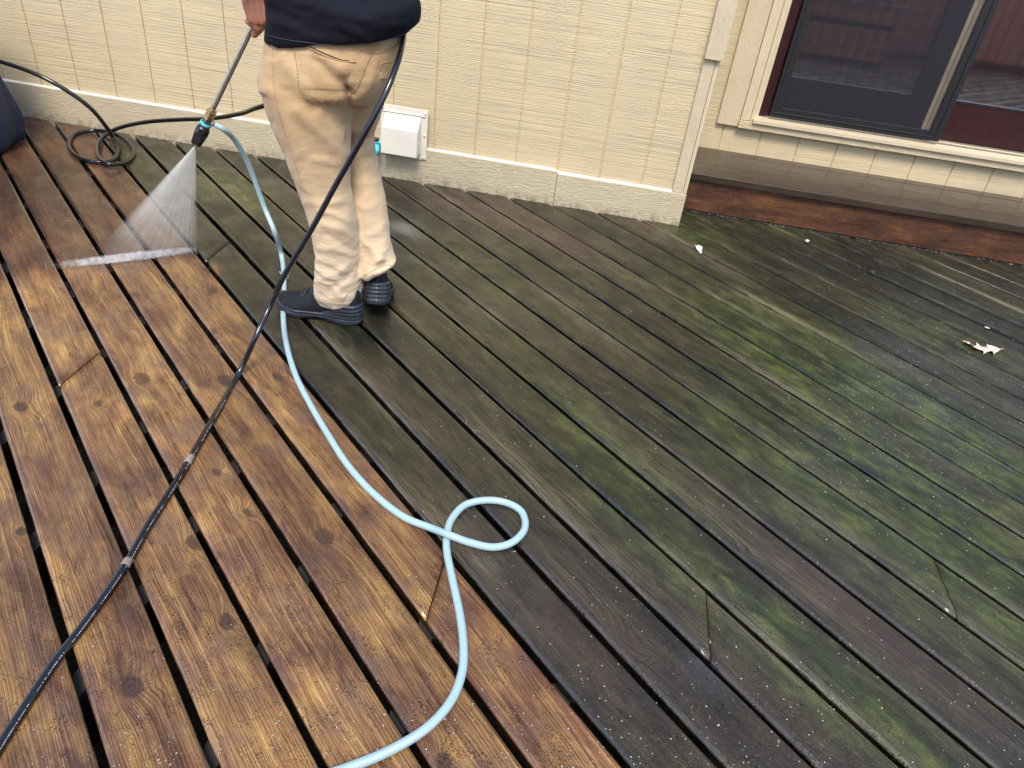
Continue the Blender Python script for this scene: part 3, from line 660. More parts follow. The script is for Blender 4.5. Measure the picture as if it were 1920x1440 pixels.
for i in range(420):
    c = Vector((rnd.uniform(px0 + .1, px1 - .05), rnd.uniform(py0 + .05, py1 - .03), .55 + rnd.uniform(0, .15))); a = rnd.uniform(0, 6.28); d = Vector((math.cos(a), math.sin(a), rnd.uniform(-.2, .8))).normalized(); e = d.orthogonal().normalized() * .012
    lf.add([c, c + d * .03 + e, c + d * .06, c + d * .03 - e], [(0, 1, 2, 3)])
tag(fl.put('flowers', M['petal'], pl), kind='stuff'); tag(lf.put('leaves', M['green'], pl), kind='stuff')
fe = empty('deck_fence', (1, -6, 0)); tag(fe, 'red stained board fence along the far edge of the deck', 'fence')
MB().box(-5, 6.5, -6.07, -6.04, -.6, 1.75).put('boards', M['fence'], fe)
MB().box(-5, 6.5, -6.13, -6.03, 1.752, 1.79).put('cap_rail', M['fence'], fe)
for i in range(7):
    MB().box(-4.9 + i * 1.85, -4.81 + i * 1.85, -6.16, -6.072, -.6, 1.75).put('post', M['fence'], fe)

# ------------------------------------------------------------------ person
ROOT = Vector((-.815, -1.33, 0)); person = empty('person', ROOT)
tag(person, 'person from behind in khaki trousers, navy shirt and black shoes, holding a spray lance', 'person')
RV = Vector((.94, .34, 0)).normalized(); FV = Vector((-.34, .94, 0)).normalized()
G0 = Vector(at(262, 488, z=0)); H0 = Vector(at(474, 50, Y=-1.2)); AX = (H0 - G0).normalized()
NZ = G0 + (H0 - G0) * .5476                # nozzle tip
def ring_px(xl, xr, py, y, bf=1.0, pyr=None, n=28, sh=0.0):
    L = at(xl, py, Y=y); R_ = at(xr, pyr if pyr is not None else py, Y=y); c = (L + R_) / 2; a = (R_ - L) / 2
    b = Vector((0, a.length * bf, 0)); c = c + Vector((0, sh, 0))
    out = []
    for j in range(n):
        an = 2 * math.pi * j / n; ca, sa = math.cos(an), math.sin(an)
        ca = math.copysign(abs(ca) ** .9, ca); sa = math.copysign(abs(sa) ** .9, sa)
        out.append(c + a * ca + b * sa)
    return out
tr = MB()
pel = [(505, 748, 20, -1.31, .62), (503, 752, 50, -1.31, .64), (501, 754, 78, -1.31, .66), (499, 748, 110, -1.315, .70), (493, 740, 140, -1.315, .72), (496, 727, 170, -1.315, .68), (520, 705, 190, -1.315, .5)]
tr.rings([ring_px(*p) for p in pel])
nl_ = [(497, 640, 130, -1.325, .95), (496, 652, 160, -1.33, .95), (505, 655, 200, -1.335, .93), (519, 655, 240, -1.34, .93), (535, 655, 275, -1.345, .93), (545, 654, 305, -1.35, .95), (563, 656, 354, -1.355, .95), (574, 661, 385, -1.36, .96),
       (583, 667, 415, -1.365, 1.0), (591, 670, 451, -1.365, 1.02), (595, 672, 482, -1.365, 1.05), (595, 676, 515, -1.365, 1.1)]
Rn = [ring_px(*p) for p in nl_]
hem = [ring_px(594, 678, 540, -1.365, 1.1)]; hb_ = ring_px(600, 672, 552, -1.365, 1.08)
# the hem dips at the heel side of the near leg
def hemify(r, pts_lo):
    c = sum(r, Vector()) / len(r); out = []
    for p in r:
        d = (p - c); ang = math.atan2(d.y, d.x); out.append(p + Vector((0, 0, pts_lo(ang))))
    return out
Rn += [hemify(hem[0], lambda a: -.012 * math.cos(a + .9)), hemify(hb_, lambda a: -.020 * math.cos(a + 1.1) - .002)]
tr.rings(Rn)
fl_ = [(640, 742, 120, -1.28, .9), (640, 733, 155, -1.265, .88), (640, 722, 190, -1.245, .85), (640, 712, 225, -1.225, .85), (636, 701, 256, -1.205, .9), (640, 704, 285, -1.20, .92), (644, 712, 325, -1.21, .95), (650, 722, 375, -1.235, .95), (656, 729, 427, -1.265, .95),
       (661, 732, 462, -1.285, 1.0), (668, 738, 486, -1.30, 1.1)]
Rf = [ring_px(*p) for p in fl_] + [ring_px(674, 742, 506, -1.315, 1.12, pyr=490), ring_px(681, 738, 516, -1.315, 1.08, pyr=497)]
tr.rings(Rf)
tme = remesh(tr, .0058, 6)
def px_of(p):
    d = p - CAM; z = d.dot(CF); return 960 + F * d.dot(CR) / z, 720 - F * d.dot(CU) / z
def ridge(x): return 1 - abs(x) * 2
# individual folds: (x0,y0,x1,y1 in photo-plane of the cloth, width px, height m)
FOLDS = [(656, 178, 654, 225, 5, -.011), (654, 225, 652, 300, 4, -.008), (645, 150, 657, 180, 6, -.008), (560, 205, 655, 300, 13, .009), (512, 170, 560, 285, 11, .006), (640, 190, 560, 175, 9, .005), (655, 175, 590, 110, 8, -.006), (640, 130, 590, 100, 8, .005), (655, 205, 700, 140, 8, .005),
         (500, 120, 492, 165, 12, .006), (640, 255, 600, 215, 8, .004), (650, 310, 590, 300, 7, .003), (700, 258, 655, 262, 7, -.008), (705, 278, 655, 290, 7, .006), (700, 268, 660, 240, 6, .004),
         (600, 395, 655, 415, 5, .0035), (605, 420, 660, 442, 5, .0035), (610, 440, 665, 470, 5, -.003), (600, 465, 668, 480, 5, .004), (600, 485, 650, 510, 5, .0035), (660, 490, 610, 520, 5, .004), (672, 505, 620, 545, 6, -.004), (598, 505, 640, 535, 5, .0045), (600, 527, 640, 556, 5, .004),
         (675, 450, 712, 485, 7, .008), (726, 450, 705, 490, 7, .006), (712, 488, 738, 500, 5, .004), (712, 488, 690, 520, 5, .008), (690, 470, 672, 500, 6, -.005), (672, 345, 712, 340, 6, .004), (660, 380, 700, 390, 6, .003), (720, 420, 690, 440, 6, .004), (575, 380, 650, 375, 6, .003),
         (690, 200, 655, 215, 7, .003), (720, 150, 690, 190, 8, .003), (530, 110, 600, 200, 10, .004), (558, 300, 600, 395, 9, .004), (680, 300, 690, 420, 8, .003)]
def fold_h(x, y):
    s = 0.0
    for x0, y0, x1, y1, wd, hh in FOLDS:
        dx, dy = x1 - x0, y1 - y0; L2 = dx * dx + dy * dy; tt = ((x - x0) * dx + (y - y0) * dy) / L2
        if tt < -.25 or tt > 1.25: continue
        tc = min(1, max(0, tt)); ex = x - (x0 + dx * tc); ey = y - (y0 + dy * tc)
        bend = noise.noise((x * .02, y * .02, hh * 900)) * 7
        side = (ex * dy - ey * dx) / math.sqrt(L2) + bend * (1 - (2 * tc - 1) ** 2)
        dd = (side * side + max(0, abs(tt - .5) - .5) ** 2 * L2) / (wd * wd * 1.7)
        if dd < 5: s += hh * math.exp(-dd)
    return s
def trdisp(p, nn):
    z = p.z; back = max(0.0, -nn.y * .9 + .25)
    h = noise.noise((p.x * 7, p.y * 7, z * 5)) * .002
    low = max(0, 1 - z / .42)
    q = noise.noise((p.x * 14 + 3, p.y * 14, z * 42)); h += ridge(q) * .0045 * low
    q = noise.noise((p.x * 16 + z * 10, p.y * 14, z * 22 - p.x * 14)); h += ridge(q) * .0012
    x, y = px_of(p)
    h += fold_h(x, y) * min(1.0, back) * 1.5
    return h - .0015
displace(tme, trdisp)
trousers = from_mesh('trousers', tme, M['khaki'], person)
bvh = BVHTree.FromPolygons([v.co.copy() for v in tme.vertices], [tuple(p.vertices) for p in tme.polygons])
def on(bv_, px, py, off=.001):
    d = (CF * F + CR * (px - 960) + CU * (720 - py)).normalized()
    loc, nn, i, di = bv_.ray_cast(CAM, d)
    if loc is None: return None
    return loc + nn * off
def seam(name, pts, rad, mat, parent, off=.0006, dash=0, sub=8, bv_=None):
    pp = spline([Vector((a, b, 0)) for a, b in pts], sub); q = [on(bv_ or bvh, p.x, p.y, off) for p in pp]; q = [p for p in q if p is not None]
    mb = MB()
    if dash:
        for i in range(0, len(q) - 1, 2): mb.tube([q[i], q[i + 1]], rad, 5)
    else: mb.tube(q, rad, 6)
    return mb.put(name, mat, parent, True)
def patch_on(name, quad, mat, parent, nu=16, nv=16, off=.0022):
    (a, b, c, d) = [Vector((*q, 0)) for q in quad]; V = []; 
    for i in range(nu + 1):
        for j in range(nv + 1):
            s, t_ = i / nu, j / nv; p = (a * (1 - s) + b * s) * (1 - t_) + (d * (1 - s) + c * s) * t_
            e = min(s, 1 - s, t_, 1 - t_); q = on(bvh, p.x, p.y, off if e > .001 else -.0012)
            if q is None: return None
            V.append(q)
    Fc = [(i * (nv + 1) + j, (i + 1) * (nv + 1) + j, (i + 1) * (nv + 1) + j + 1, i * (nv + 1) + j + 1) for i in range(nu) for j in range(nv)]
    return put(name, V, Fc, mat, parent)
pk = patch_on('back_pocket', [(553, 90), (664, 117), (650, 172), (565, 170)], M['khaki'], trousers)
pk2 = patch_on('back_pocket', [(714, 118), (741, 113), (727, 150), (712, 150)], M['khaki'], trousers)
seam('pocket_stitching', [(553, 98), (558, 130), (563, 168), (590, 182), (617, 194), (640, 180), (652, 168)], .0011, M['stitch'], trousers, .003, dash=1, sub=12)
seam('pocket_hem', [(580, 90), (610, 105), (640, 115), (667, 116)], .0014, M['stitch'], trousers, .003)
seam('pocket_opening', [(582, 88), (612, 102), (640, 112.5), (655, 114)], .0012, M['dkstitch'], trousers, .0025)
seam('pocket_hem', [(712, 130), (716, 117), (742, 113)], .0012, M['stitch'], trousers, .003)
seam('back_seam', [(698, 80), (695, 105), (685, 125), (676, 150), (664, 172), (656, 176)], .0016, M['stitch'], trousers, .0012, dash=1, sub=10)
seam('yoke_seam', [(676, 94), (690, 99), (715, 98), (748, 84)], .0012, M['stitch'], trousers, .001)
seam('side_seam', [(511, 80), (512, 130), (516, 180), (528, 230), (546, 285), (565, 340)], .0008, M['stitch'], trousers, .0008)
seam('cuff_stitching', [(600, 545), (618, 560), (640, 563), (655, 548), (674, 534)], .0010, M['stitch'], trousers, .001)
seam('cuff_stitching', [(684, 517), (700, 507), (722, 497), (741, 501)], .0010, M['stitch'], trousers, .001)
# shirt: torso loft from hem to shoulders, sleeves
sh = MB()
def oval(c, a, b, n=36, e=.9):
    c = Vector(c); out = []
    for j in range(n):
        an = 2 * math.pi * j / n; ca, sa = math.cos(an), math.sin(an); out.append(c + RV * a * math.copysign(abs(ca) ** e, ca) + FV * b * math.copysign(abs(sa) ** e, sa))
    return out
R = [ring_px(501, 764, 74, -1.315, .66, pyr=60, n=36), ring_px(502, 782, 60, -1.315, .66, pyr=36, n=36), ring_px(504, 784, 30, -1.315, .66, pyr=4, n=36)]
def tilt_hem(r, k):
    c = sum(r, Vector()) / len(r); return [p + Vector((0, 0, -k * max(0, (c.y - p.y)) / .12 * (1 - .25 * ((p.x - c.x) / .2) ** 2))) for p in r]
R[0] = tilt_hem(R[0], .006)
cx = Vector((-.80, -1.315, 0))
for z, a, b in ((1.02, .195, .135), (1.12, .195, .135), (1.22, .20, .135), (1.32, .205, .125), (1.38, .19, .11), (1.43, .14, .09), (1.455, .08, .07)): R.append(oval(cx + Vector((0, 0, z)), a, b))
sh.rings(R)
SL = cx - RV * .19 + Vector((0, 0, 1.38)); SR = cx + RV * .19 + Vector((0, 0, 1.38))
EL = Vector((-1.12, -1.42, 1.14)); ER = Vector((-.50, -1.20, 1.13))
WL = at(488, -42, Y=-1.235); WR = Vector((-.74, -1.10, 1.20))
sh.capsule([SL, SL.lerp(EL, .62)], [.072, .066]); sh.capsule([SR, SR.lerp(ER, .62)], [.072, .066])
sme = remesh(sh, .0068, 5)
SF = [(520, 40, 600, 75, 9, .005), (600, 20, 760, 50, 10, .008), (640, 45, 700, 80, 9, .006), (560, 8, 660, 14, 9, .006), (700, 30, 770, 22, 8, .006), (540, 60, 640, 62, 8, -.003), (730, 60, 780, 35, 8, -.004), (510, 15, 560, 40, 9, -.004), (680, 10, 720, 45, 10, -.006), (745, 5, 760, 55, 8, .005)]
def shdisp(p, nn):
    h = noise.noise((p.x * 7, p.y * 7, p.z * 9 + 4)) * .009 + ridge(noise.noise((p.x * 12, p.y * 12, p.z * 20))) * .003
    x, y = px_of(p)
    for x0, y0, x1, y1, wd, hh in SF:
        dx, dy = x1 - x0, y1 - y0; L2 = dx * dx + dy * dy; tt = min(1, max(0, ((x - x0) * dx + (y - y0) * dy) / L2)); ex = x - x0 - dx * tt; ey = y - y0 - dy * tt
        h += hh * math.exp(-(ex * ex + ey * ey) / (wd * wd)) * max(0, -nn.y)
    return h
displace(sme, shdisp)
shirt = from_mesh('shirt', sme, M['navyshirt'], person)
sbv = BVHTree.FromPolygons([v.co.copy() for v in sme.vertices], [tuple(p.vertices) for p in sme.polygons])
seam('hem_stitching', [(503, 66), (530, 73), (580, 80), (650, 85), (700, 80), (745, 68), (765, 58), (788, 38)], .0011, simple('navy_thread', (.03, .035, .06), .8), shirt, .0008, sub=10, bv_=sbv)
# body
bd = MB()
bd.rings([oval(cx + Vector((0, 0, z)), a, b, 24) for z, a, b in ((.80, .13, .09), (.9, .15, .095), (1.05, .15, .095), (1.2, .165, .1), (1.34, .17, .095), (1.41, .12, .075), (1.45, .06, .06))])
NK = cx + Vector((0, 0, 1.44)) + FV * .01; HD = cx + Vector((0, 0, 1.61)) + FV * .045
bd.capsule([NK, HD - FV * .02 - Vector((0, 0, .05))], [.062, .056])
hr = []
for i in range(13):
    a = -math.pi / 2 + math.pi * i / 12; rr = math.cos(a) * .98 + .02; zz = math.sin(a) * .118
    jaw = 1.0 if zz > -.02 else 1.0 - (-zz - .02) * 2.2
    hr.append([HD + Vector((0, 0, zz)) + RV * .076 * rr * jaw * math.cos(t_) + FV * (.098 * rr * math.sin(t_) + (.012 if zz < -.04 else 0)) for t_ in (2 * math.pi * j / 20 for j in range(20))])
bd.rings(hr)
bd.capsule([HD + FV * .090 + Vector((0, 0, .015)), HD + FV * .112 - Vector((0, 0, .022))], [.010, .014], 8)
bd.capsule([HD + FV * .088 - RV * .022 - Vector((0, 0, .052)), HD + FV * .096 - Vector((0, 0, .052)), HD + FV * .088 + RV * .022 - Vector((0, 0, .052))], [.007, .009, .007], 8)
for s in (-1, 1): bd.capsule([HD + RV * .079 * s + Vector((0, 0, .02)), HD + RV * .083 * s - FV * .004 - Vector((0, 0, .022))], [.016, .011], 8)
bd.capsule([HD + FV * .084 - RV * .045 + Vector((0, 0, .028)), HD + FV * .094 + Vector((0, 0, .024)), HD + FV * .084 + RV * .045 + Vector((0, 0, .028))], [.010, .010, .010], 8)
bd.capsule([SL, EL, EL.lerp(WL, .4), WL], [.052, .040, .040, .028]); bd.capsule([SR, ER, ER.lerp(WR, .4), WR], [.052, .040, .040, .028])
for (sx, yy) in ((-1, -1.345), (1, -1.27)):
    hp = cx + RV * .085 * sx + Vector((0, .03 if sx > 0 else 0, .82)); kn = at(612 if sx < 0 else 674, 300, Y=yy + (0 if sx < 0 else .06)); an = at(638 if sx < 0 else 708, 530 if sx < 0 else 500, Y=-1.365 if sx < 0 else -1.31)
    bd.capsule([hp, kn, an], [.030, .022, .026]); bd.capsule([an, an + Vector((-.07, .0, -.03)) if sx < 0 else an + Vector((-.03, .07, -.03))], [.032, .026])
# left hand wrapped round the lance
TC = (CAM - H0).normalized(); nd = (TC - AX * TC.dot(AX)).normalized(); ld = AX.cross(nd).normalized()
if ld.x > 0: ld = -ld                       # towards the left of the picture
GR = .0085
hands = []
K = []
for i in range(4):                          # index lowest, little finger highest
    s = .012 + i * .0205; fr_ = (.0102, .0106, .0100, .0088)[i]; Rr = GR + fr_ * .9
    base = at((473, 482, 492, 502)[i], (36, 38, 38, 34)[i], Y=H0.y - .035)
    K.append(base); pts = [base]
    for a in (100, 60, 20, -25, -70, -110):
        an_ = math.radians(a); pts.append(H0 + AX * (s + (.0 if i else -.010 * (100 - a) / 200)) + nd * Rr * math.sin(an_) + ld * Rr * math.cos(an_))
    hands.append((pts, fr_))
    bd.capsule(pts, [fr_ * 1.12, fr_ * 1.08, fr_, fr_ * .98, fr_ * .95, fr_ * .92, fr_ * .85], 10)
pc = (K[0] + K[3]) / 2
for i in range(4):
    m_ = at((464, 477, 490, 503)[i], 4, Y=H0.y - .035); bd.capsule([K[i], m_, WL], [.0150, .0175, .026], 10)
bd.capsule([at(466, 8, Y=-1.225), at(471, 32, Y=-1.225), at(478, 46, Y=-1.22), at(484, 57, Y=-1.215)], [.0165, .0150, .0140, .0120], 10)
bd.capsule([at(474, 30, Y=-1.235), at(484, 52, Y=-1.228)], [.014, .0120], 10)
# thumb lies along the lance, tip showing below the fist
tb = WL.lerp(H0, .45) - ld * .012 + nd * .006
bd.capsule([tb, H0 + AX * .020 - ld * .020 + nd * .010, H0 - AX * .000 - ld * .0150 + nd * .006, H0 - AX * .016 - ld * .0130 + nd * .004], [.0185, .0150, .0130, .0112], 10)
# right hand on the trigger gun
GP = H0 + AX * .42                          # gun body centre
ga = (Vector((0, 0, -1)) - AX * -AX.z).normalized()
rh = GP + ga * .04
for i in range(4):
    c0 = GP + ga * (.022 + i * .021); e1 = AX.cross(ga).normalized(); Rr = .024
    pts = [c0 + e1 * Rr * math.cos(math.radians(a)) * .8 - AX * Rr * math.sin(math.radians(a)) for a in (-60, -20, 30, 80, 130, 170)]
    bd.capsule(pts, [.0105, .0103, .010, .0098, .0095, .009], 10)
    bd.capsule([pts[0], GP + AX * .03 + ga * .05, WR], [.012, .018, .025], 10)
bd.capsule([WR.lerp(GP, .5), GP + AX * .02 + ga * .01, GP - AX * .02 + e1 * -.022], [.018, .014, .010], 10)
bme = remesh(bd, .0030, 3)
displace(bme, lambda p, nn: noise.noise((p.x * 60, p.y * 60, p.z * 60)) * .0006)
body = from_mesh('body', bme, M['skin'], person)
hmb = MB(); hmb.rings([[HD - FV * .012 + Vector((0, 0, math.sin(a) * .128 + .004)) + RV * .086 * math.cos(a) * math.cos(t_) + FV * .104 * math.cos(a) * math.sin(t_) * (.72 if math.sin(t_) > 0 else 1) for t_ in (2 * math.pi * j / 24 for j in range(24))] for a in (-.45 + (math.pi / 2 + .45) * i / 10 * .999 for i in range(11))])
hme = remesh(hmb, .006, 2); displace(hme, lambda p, nn: noise.noise((p.x * 50, p.y * 50, p.z * 25)) * .004); from_mesh('hair', hme, M['hair'], person)
for s in (-1, 1): MB().lathe(HD + FV * .078 + RV * .032 * s + Vector((0, 0, .012)), HD + FV * .092 + RV * .032 * s + Vector((0, 0, .012)), [(0, .012), (.4, .012), (.8, .008), (1, .002)], 12).put('eye', M['eye'], person, True)

# shoes -------------------------------------------------------------
def shoe(origin, heading, pitch, label):
    Lx = Vector((math.cos(heading), math.sin(heading), 0)); Ly = Vector((-Lx.y, Lx.x, 0)); Lz = Vector((0, 0, 1))
    if pitch:
        rot = Matrix.Rotation(pitch, 3, Ly); Lx = rot @ Lx; Lz = rot @ Lz
    toe = Vector(origin)
    SLn = .305
    def W(x, y, z):                          # x: 0 heel .. 1 toe
        z2 = z * 1.28; y = y * 1.12
        if x > .72: z2 += (x - .72) ** 2 * .25
        return toe + Lx * ((x - (.68 if pitch else 0)) * SLn) + Ly * y + Lz * z2
    sh_ = MB(); so = MB()
    def halfw(x):
        pts = [(0, .0), (.02, .020), (.06, .030), (.15, .037), (.3, .037), (.45, .037), (.6, .045), (.72, .050), (.85, .044), (.94, .030), (.985, .014), (1, 0)]
        for (a, wa), (b, wb) in zip(pts, pts[1:]):
            if a <= x <= b: return wa + (wb - wa) * (x - a) / (b - a)
        return 0
    xs = [.0, .008, .03, .07, .12, .18, .25, .33, .42, .52, .62, .72, .80, .87, .93, .97, .99, 1.0]
    # upper
    def toph(x):
        pts = [(0, .088), (.05, .100), (.12, .106), (.25, .104), (.36, .100), (.48, .088), (.6, .073), (.75, .056), (.88, .044), (.96, .030), (1, .02)]
        for (a, wa), (b, wb) in zip(pts, pts[1:]):
            if a <= x <= b: return wa + (wb - wa) * (x - a) / (b - a)
        return .02
    R = []
    for x in xs:
        hw_ = max(halfw(x), .004) * .97; tp_ = toph(x); r = []
        for j in range(20):
            an_ = math.pi * j / 19; cw = math.cos(an_); sw_ = math.sin(an_)
            narrow = 1 - .30 * sw_ ** 2
            r.append(W(x * .985 + .008, hw_ * cw * (narrow if sw_ > .2 else 1), .018 + (tp_ - .018) * sw_ ** .8))
        r += [W(x * .985 + .008, -hw_ * (1 - 2 * q), .016) for q in (.25, .5, .75)]
        R.append(r)
    sh_.rings(R); um = remesh(sh_, .0032, 3)
    ub = from_mesh('shoe', um, M['shoe'], person); ub['label'] = label
    # sole: stacked wavy layers, higher at the heel with three ridges
    lay = [(.0, .96), (.004, 1.03), (.012, 1.06), (.016, 1.04), (.0175, 1.00), (.019, 1.05), (.025, 1.07)]
    heel = [(.029, 1.0), (.031, 1.08), (.036, 1.09), (.0385, 1.0), (.0405, 1.08), (.046, 1.08), (.0485, .99), (.0505, 1.05), (.056, 1.04), (.059, .98)]
    N = 60; R = []
    def outline(sc):
        out = []
        for j in range(N):
            t_ = 2 * math.pi * j / N; x = .5 - .5 * math.cos(t_); s = 1 if math.sin(t_) >= 0 else -1
            out.append((x, s * halfw(min(1, max(0, x))), sc))
        return out
    for zz, sc in lay + heel:
        r = []
        for (x, y, _) in outline(sc):
            if zz > .026:
                kf = max(0, 1 - max(0, x - .16) / .26); kf = kf * kf * (3 - 2 * kf); z2 = .025 + (zz - .025) * kf; s2 = 1.05 + (sc - 1.05) * kf - .05 * (1 - kf)
            else: z2 = zz; s2 = sc
            y2 = y * s2; x2 = .5 + (x - .5) * (1 + (s2 - 1) * .45)
            arch = .010 * math.exp(-((x - .45) / .13) ** 2) if zz < .006 else 0
            y2 += .002 * math.sin(x * 30) * (1 if y > 0 else -1) if .006 < zz < .02 else 0
            r.append(W(x2, y2, z2 + arch))
        R.append(r)
    so.rings(R); so_ = so.put('sole', M['sole'], ub, True)
    # laces
    la = MB()
    bvs = BVHTree.FromPolygons([v.co.copy() for v in um.vertices], [tuple(p.vertices) for p in um.polygons])
    for i in range(5):
        x = .44 + i * .055; pts = []
        for q in range(9):
            y = -.026 + .052 * q / 8; xx = x + (.03 * q / 8 if i % 2 else .03 * (1 - q / 8)); st_ = W(xx, y, .2); loc, nn, ix, di = bvs.ray_cast(st_, -Lz)
            if loc: pts.append(loc + nn * .0015)
        if len(pts) > 2: la.tube(pts, .0022, 6)
    la.put('laces', M['lace'], ub, True)
    return ub
hl = at(681, 606, z=0)
shoe(Vector((hl.x - .004, -1.392, 0.002)), math.radians(178), 0, 'near black shoe flat on the deck, toe pointing left')
shoe(Vector((-.712, -1.200, .006)), math.radians(106), math.radians(20), 'far black shoe with its heel raised')

# ------------------------------------------------------------------ lance
LG = H0 + AX * .42
lance = empty('spray_lance', H0); tag(lance, 'steel pressure washer lance with brass coupling and black nozzle guard', 'spray lance')
def ax(d): return NZ + AX * d               # d metres up from the nozzle tip
Ltot = (LG - NZ).length
MB().tube([ax(.115 + i * .02) for i in range(int((Ltot - .115) / .02) + 1)], .0078, 16).put('tube', M['steel'], lance, True)
MB().lathe(ax(0), ax(.072), [(0, .012), (.01, .0165), (.25, .0185), (.6, .0215), (.85, .0215), (.93, .0190), (1, .0160)], 24).put('nozzle_guard', M['rubber'], lance, True)
MB().lathe(ax(-.0006), ax(.004), [(0, .004), (1, .006)], 12).put('nozzle_tip', M['steel'], lance, True)
MB().lathe(ax(.0715), ax(.080), [(0, .0165), (.5, .0168), (1, .0165)], 24).put('seal_ring', M['darkmetal'], lance, True)
MB().lathe(ax(.0795), ax(.087), [(0, .0175), (.1, .0182), (.9, .0182), (1, .017)], 24).put('colour_ring', M['teal'], lance, True)
MB().lathe(ax(.0865), ax(.108), [(0, .0165), (.15, .0172), (.85, .0172), (1, .0140)], 6).put('hex_collar', M['darkmetal'], lance)
MB().lathe(ax(.1075), ax(.142), [(0, .012), (.12, .0135), (.14, .0165), (.38, .0165), (.42, .0130), (.50, .0130), (.54, .0175), (.72, .0175), (.76, .0145), (.96, .0120), (1, .008)], 6).put('brass_coupling', M['brass'], lance)
gn = MB().capsule([LG - AX * .03, LG + AX * .10], [.020, .024]); gn.capsule([LG + AX * .01, LG + ga * .13 + AX * .03], [.017, .015])
from_mesh('trigger_gun', remesh(gn, .003, 2), M['rubber'], lance)
MB().lathe(ax(.088) - nd * .0, ax(.088) - nd * .0 + Vector((.030, .004, -.004)), [(0, .009), (1, .0085)], 14).put('side_inlet', M['steel'], lance, True)

# ------------------------------------------------------------------ hoses
def hose(name, pts, rad, mat, label, n=12, seg=16, wob=0.0):
    P = spline(pts, n); mb = MB(); mb.tube(P, rad, seg); o = mb.put(name, mat, None, True)
    me = o.data; L = [0.0]
    for a, b in zip(P, P[1:]): L.append(L[-1] + (b - a).length)
    uvl = me.uv_layers.new(name='UVMap')
    for poly in me.polygons:
        js = [me.loops[li].vertex_index % seg for li in poly.loop_indices]; wrap = (max(js) == seg - 1 and min(js) == 0)
        for li, j in zip(poly.loop_indices, js):
            vi = me.loops[li].vertex_index; i = vi // seg
            uvl.data[li].uv = (L[min(i, len(L) - 1)], (1.0 if (wrap and j == 0) else j / seg))
    tag(o, label, 'hose'); return o, P
rh_ = .0092
io = ax(.088) + Vector((.026, .003, -.003))
def gp(x, y, h=0.0, r=rh_): return at(x, y, z=r + h)
HV = [io, at(420, 243, Y=-1.20), at(440, 262, Y=-1.15), at(462, 300, Y=-1.10), at(480, 345, Y=-1.07), at(497, 392, Y=-1.06), at(515, 435, Y=-1.09)]
for p in HV[1:]:
    pass
HV += [gp(528, 480, .006), gp(533, 530), gp(531, 585), gp(536, 640), gp(553, 700), gp(580, 755), gp(615, 815), gp(652, 872), gp(700, 925), gp(755, 968), gp(808, 990, .004), gp(842, 1003, .019), gp(880, 1017, .010),
       gp(925, 1026), gp(962, 1016), gp(984, 990), gp(978, 960), gp(950, 943), gp(912, 938), gp(872, 947), gp(846, 975), gp(838, 1005), gp(838, 1035), gp(848, 1085), gp(862, 1150), gp(869, 1210), gp(866, 1262), gp(845, 1315), gp(800, 1365), gp(735, 1405), gp(660, 1437), gp(560, 1470), gp(400, 1520)]
hose('garden_hose', HV, rh_, M['vinyl'], 'pale blue braided hose looping once across the deck boards')
rb = .0082
HB = [Vector((-.62, -1.08, 1.15)), at(752, -20, Y=-1.12), at(757, 30, Y=-1.20), at(757, 66, Y=-1.30), at(751, 98, Y=-1.39), at(741, 130, Y=-1.445), at(724, 172, Y=-1.49), at(692, 235, Y=-1.53), at(656, 300, Y=-1.555), at(626, 353, Y=-1.575), at(592, 416, Y=-1.60),
      at(563, 466, Y=-1.62), at(534, 514, Y=-1.645), at(507, 572, Y=-1.67), at(480, 630, Y=-1.745)]
HB += [gp(445, 705, 0, rb), gp(405, 775, 0, rb), gp(362, 850, 0, rb), gp(320, 920, 0, rb), gp(278, 985, 0, rb), gp(238, 1055, 0, rb), gp(200, 1112, 0, rb), gp(150, 1180, 0, rb), gp(100, 1245, 0, rb), gp(50, 1320, 0, rb), gp(0, 1398, 0, rb), gp(-60, 1500, 0, rb), gp(-110, 1600, 0, rb)]
bh, BP = hose('pressure_hose', HB, rb, M['rubber'], 'glossy black pressure hose crossing the deck from the hip to the near left corner')
# tiny worn printing on the hose (illegible in the photograph), pieces of tape
pr_ = MB(); acc = 0
PB = [p for p in BP if p.z < .0098 and p.y < -1.9]
for a, b in zip(PB, PB[1:]):
    L = (b - a).length; t_ = (b - a).normalized(); sd_ = t_.cross(Vector((0, 0, 1))).normalized()
    if sd_.x < 0: sd_ = -sd_
    nrm = (sd_ * .80 + Vector((0, 0, .60))).normalized(); up_ = nrm.cross(t_).normalized(); s = 0
    while s < L:
        acc += 1; gap_ = (acc // 7) % 5 == 0
        if not gap_ and rnd.random() < .85:
            c = a + t_ * s + nrm * (rb + .00012); hgt = rnd.uniform(.0010, .0021); wdt = rnd.uniform(.0005, .0011)
            pr_.add([c - t_ * wdt - up_ * hgt * .5, c + t_ * wdt - up_ * hgt * .5, c + t_ * wdt + up_ * hgt * .5, c - t_ * wdt + up_ * hgt * .5], [(0, 1, 2, 3)])
        s += .0034
bm = bmesh.new(); bm.from_mesh(bh.data); bh.data.materials.append(M['print'])
for f in pr_.f:
    nf_ = bm.faces.new([bm.verts.new(pr_.v[i]) for i in f]); nf_.material_index = 1
bm.to_mesh(bh.data); bm.free()
def tape(px, py, ln):
    c = at(px, py, z=rb); j = min(range(len(BP)), key=lambda i: (BP[i] - c).length); t_ = (BP[min(j + 1, len(BP) - 1)] - BP[j - 1]).normalized()
    p = BP[j]; MB().tube([p - t_ * ln / 2, p - t_ * ln / 4, p, p + t_ * ln / 3, p + t_ * ln / 2], [rb + .0008, rb + .0022, rb + .0012, rb + .0024, rb + .0008], 12).put('tape_wrap', M['tape'], bh, True)
